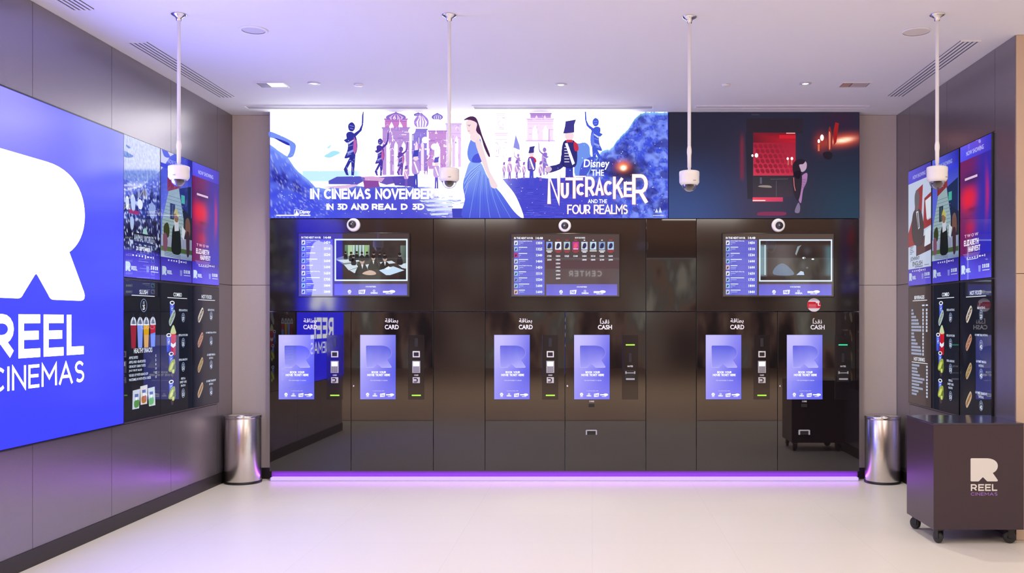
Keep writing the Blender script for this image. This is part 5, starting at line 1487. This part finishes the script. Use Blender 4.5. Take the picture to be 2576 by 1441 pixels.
# the cart's far right corner stops short of the side wall
t = thing('rolling_cart', 'dark plum rolling box cart with white letter logo, standing on black casters', 'cart', ((cx0 + cx1) / 2, (cy0 + cy1) / 2, 0))
hx, hy = (cx1 - cx0) / 2, (cy1 - cy0) / 2
bm = BM(); add_box(bm, -hx, hx, -hy, hy, cz0, cz1 - .012, .002); obj('body', bm, M_cart, t)
bm = BM(); add_box(bm, -hx - .001, hx, -hy - .001, hy + .001, cz1 - .0115, cz1, .0015); obj('top', bm, mat('dark_glossy_top', (.05, .045, .07), rough=.16), t)
kc = 6.25 / F
a = Art(1490 + (cx0 + cx1) / 2 / kc, 806 + EYE / kc, kc)
ivory = (.80, .77, .72)
a.logo(2441.5, 1152.4, 2510, 1210.6, ivory, 1)
a.caps('REEL', 2442, 1217.4, 2508.6, 1234.6, 3.5, ivory, 1, .34); a.caps('CINEMAS', 2442, 1238.2, 2509, 1246.4, 1.25, S(165, 120, 205), 1, .34)
a.build('cart_logo', M_print, t, (0, -hy - .0006, 0))


def caster(x, y, ang):
    r = .041
    M = Matrix.Translation((x, y, 0)) @ Matrix.Rotation(ang, 4, 'Z')
    bm = BM()
    for sx in (-1, 1):
        vs = add_box(bm, sx * .020 - .002, sx * .020 + .002, -.018, .020, .034, cz0 - .006)
    add_box(bm, -.024, .024, -.022, .024, cz0 - .012, cz0 - .001)
    bmesh.ops.transform(bm, matrix=M, verts=bm.verts[:])
    f = obj('caster', bm, M_dark, t)
    bm = BM()
    add_lathe(bm, [(.012, -.015), (r - .006, -.015), (r - .001, -.010), (r, 0), (r - .001, .010), (r - .006, .015), (.012, .015), (.010, 0)], 30, M @ Matrix.Translation((0, .012, r)) @ Matrix.Rotation(PI / 2, 4, 'Y'))
    obj('wheel', bm, M_rubber, f)


caster(-hx + .052, -hy + .045, .25); caster(hx - .062, -hy + .045, 1.2); caster(-hx + .05, hy - .06, .5); caster(hx - .06, hy - .06, -.4)

# ------------------------------------------------------------------ lights
W = bpy.data.worlds.new('hall_ambient'); SC.world = W; W.use_nodes = True
bg = W.node_tree.nodes['Background']; bg.inputs['Color'].default_value = (.95, .955, 1.0, 1); bg.inputs['Strength'].default_value = 1.0


def area(name, loc, rot, sx, sy, power, color=(1, 1, 1)):
    l = bpy.data.lights.new(name, 'AREA'); l.shape = 'RECTANGLE'; l.size = sx; l.size_y = sy; l.energy = power; l.color = color
    o = bpy.data.objects.new(name, l); COL.objects.link(o); o.location = loc; o.rotation_euler = rot
    return o


for i, x in enumerate((-2.2, -.2, 1.8)):
    area('ceiling_fill_light', (x, 4.3, CEIL - .02), (0, 0, 0), .9, .9, 14, (1, .97, .90))  # unseen fill lights added to brighten the alcove
for x in (-6, -2, 2, 6):
    for y in (2.3, 0.3):
        area('mall_fill_light', (x, y, CEIL - .03), (0, 0, 0), 1.4, 1.4, 34, (1, .93, .86))  # unseen fill added over the mall floor, kept out of the panel reflections


def spot(loc, power, size=1.3, color=(1, .94, .80)):
    l = bpy.data.lights.new('downlight_or_fill_beam', 'SPOT'); l.energy = power; l.spot_size = size; l.spot_blend = .8; l.shadow_soft_size = .05; l.color = color
    o = bpy.data.objects.new('downlight_or_fill_beam', l); COL.objects.link(o); o.location = loc


for px, py in ((790, 209), (1411, 212), (2026, 209)):
    x, Y = ceil_xy(px, py); spot((x, Y, CEIL - .012), 150, 2.4)
for x in (-6, -3, -.8, 1.4, 3.6, 6):
    for y in (-1.2, -4.5): spot((x, y, CEIL - .02), 190, 2.4)  # extra beams added to brighten the mall floor mirrored in the panels

L = bpy.data.lights.new('light_strip_glow', 'AREA'); L.shape = 'RECTANGLE'; L.size = 2 * hwk; L.size_y = 0.02; L.energy = 3.2; L.color = (0.55, 0.07, 1.0)
lo = bpy.data.objects.new('light_strip_glow', L); COL.objects.link(lo); lo.location = (px_x(1420, YK), YK - 0.010, 0.038); lo.rotation_euler = (math.radians(-125), 0, 0)

# ------------------------------------------------------------------ camera
cam = bpy.data.cameras.new('camera'); cam.sensor_width = 36; cam.sensor_fit = 'HORIZONTAL'
cam.lens = F / 2576 * 36
cam.shift_x = -(CX - 1288) / 2576
cam.shift_y = (CY - 720.5) / 2576
cam.clip_start = .05
co = bpy.data.objects.new('camera', cam); COL.objects.link(co); co.location = (0, 0, EYE); co.rotation_euler = (PI / 2, 0, 0)
SC.camera = co
SC.view_settings.view_transform = 'Standard'
SC.view_settings.look = 'None'
SC.view_settings.exposure = 0
SC.view_settings.gamma = 1
SC.cycles.max_bounces = 8
SC.cycles.diffuse_bounces = 4
SC.cycles.sample_clamp_indirect = 6
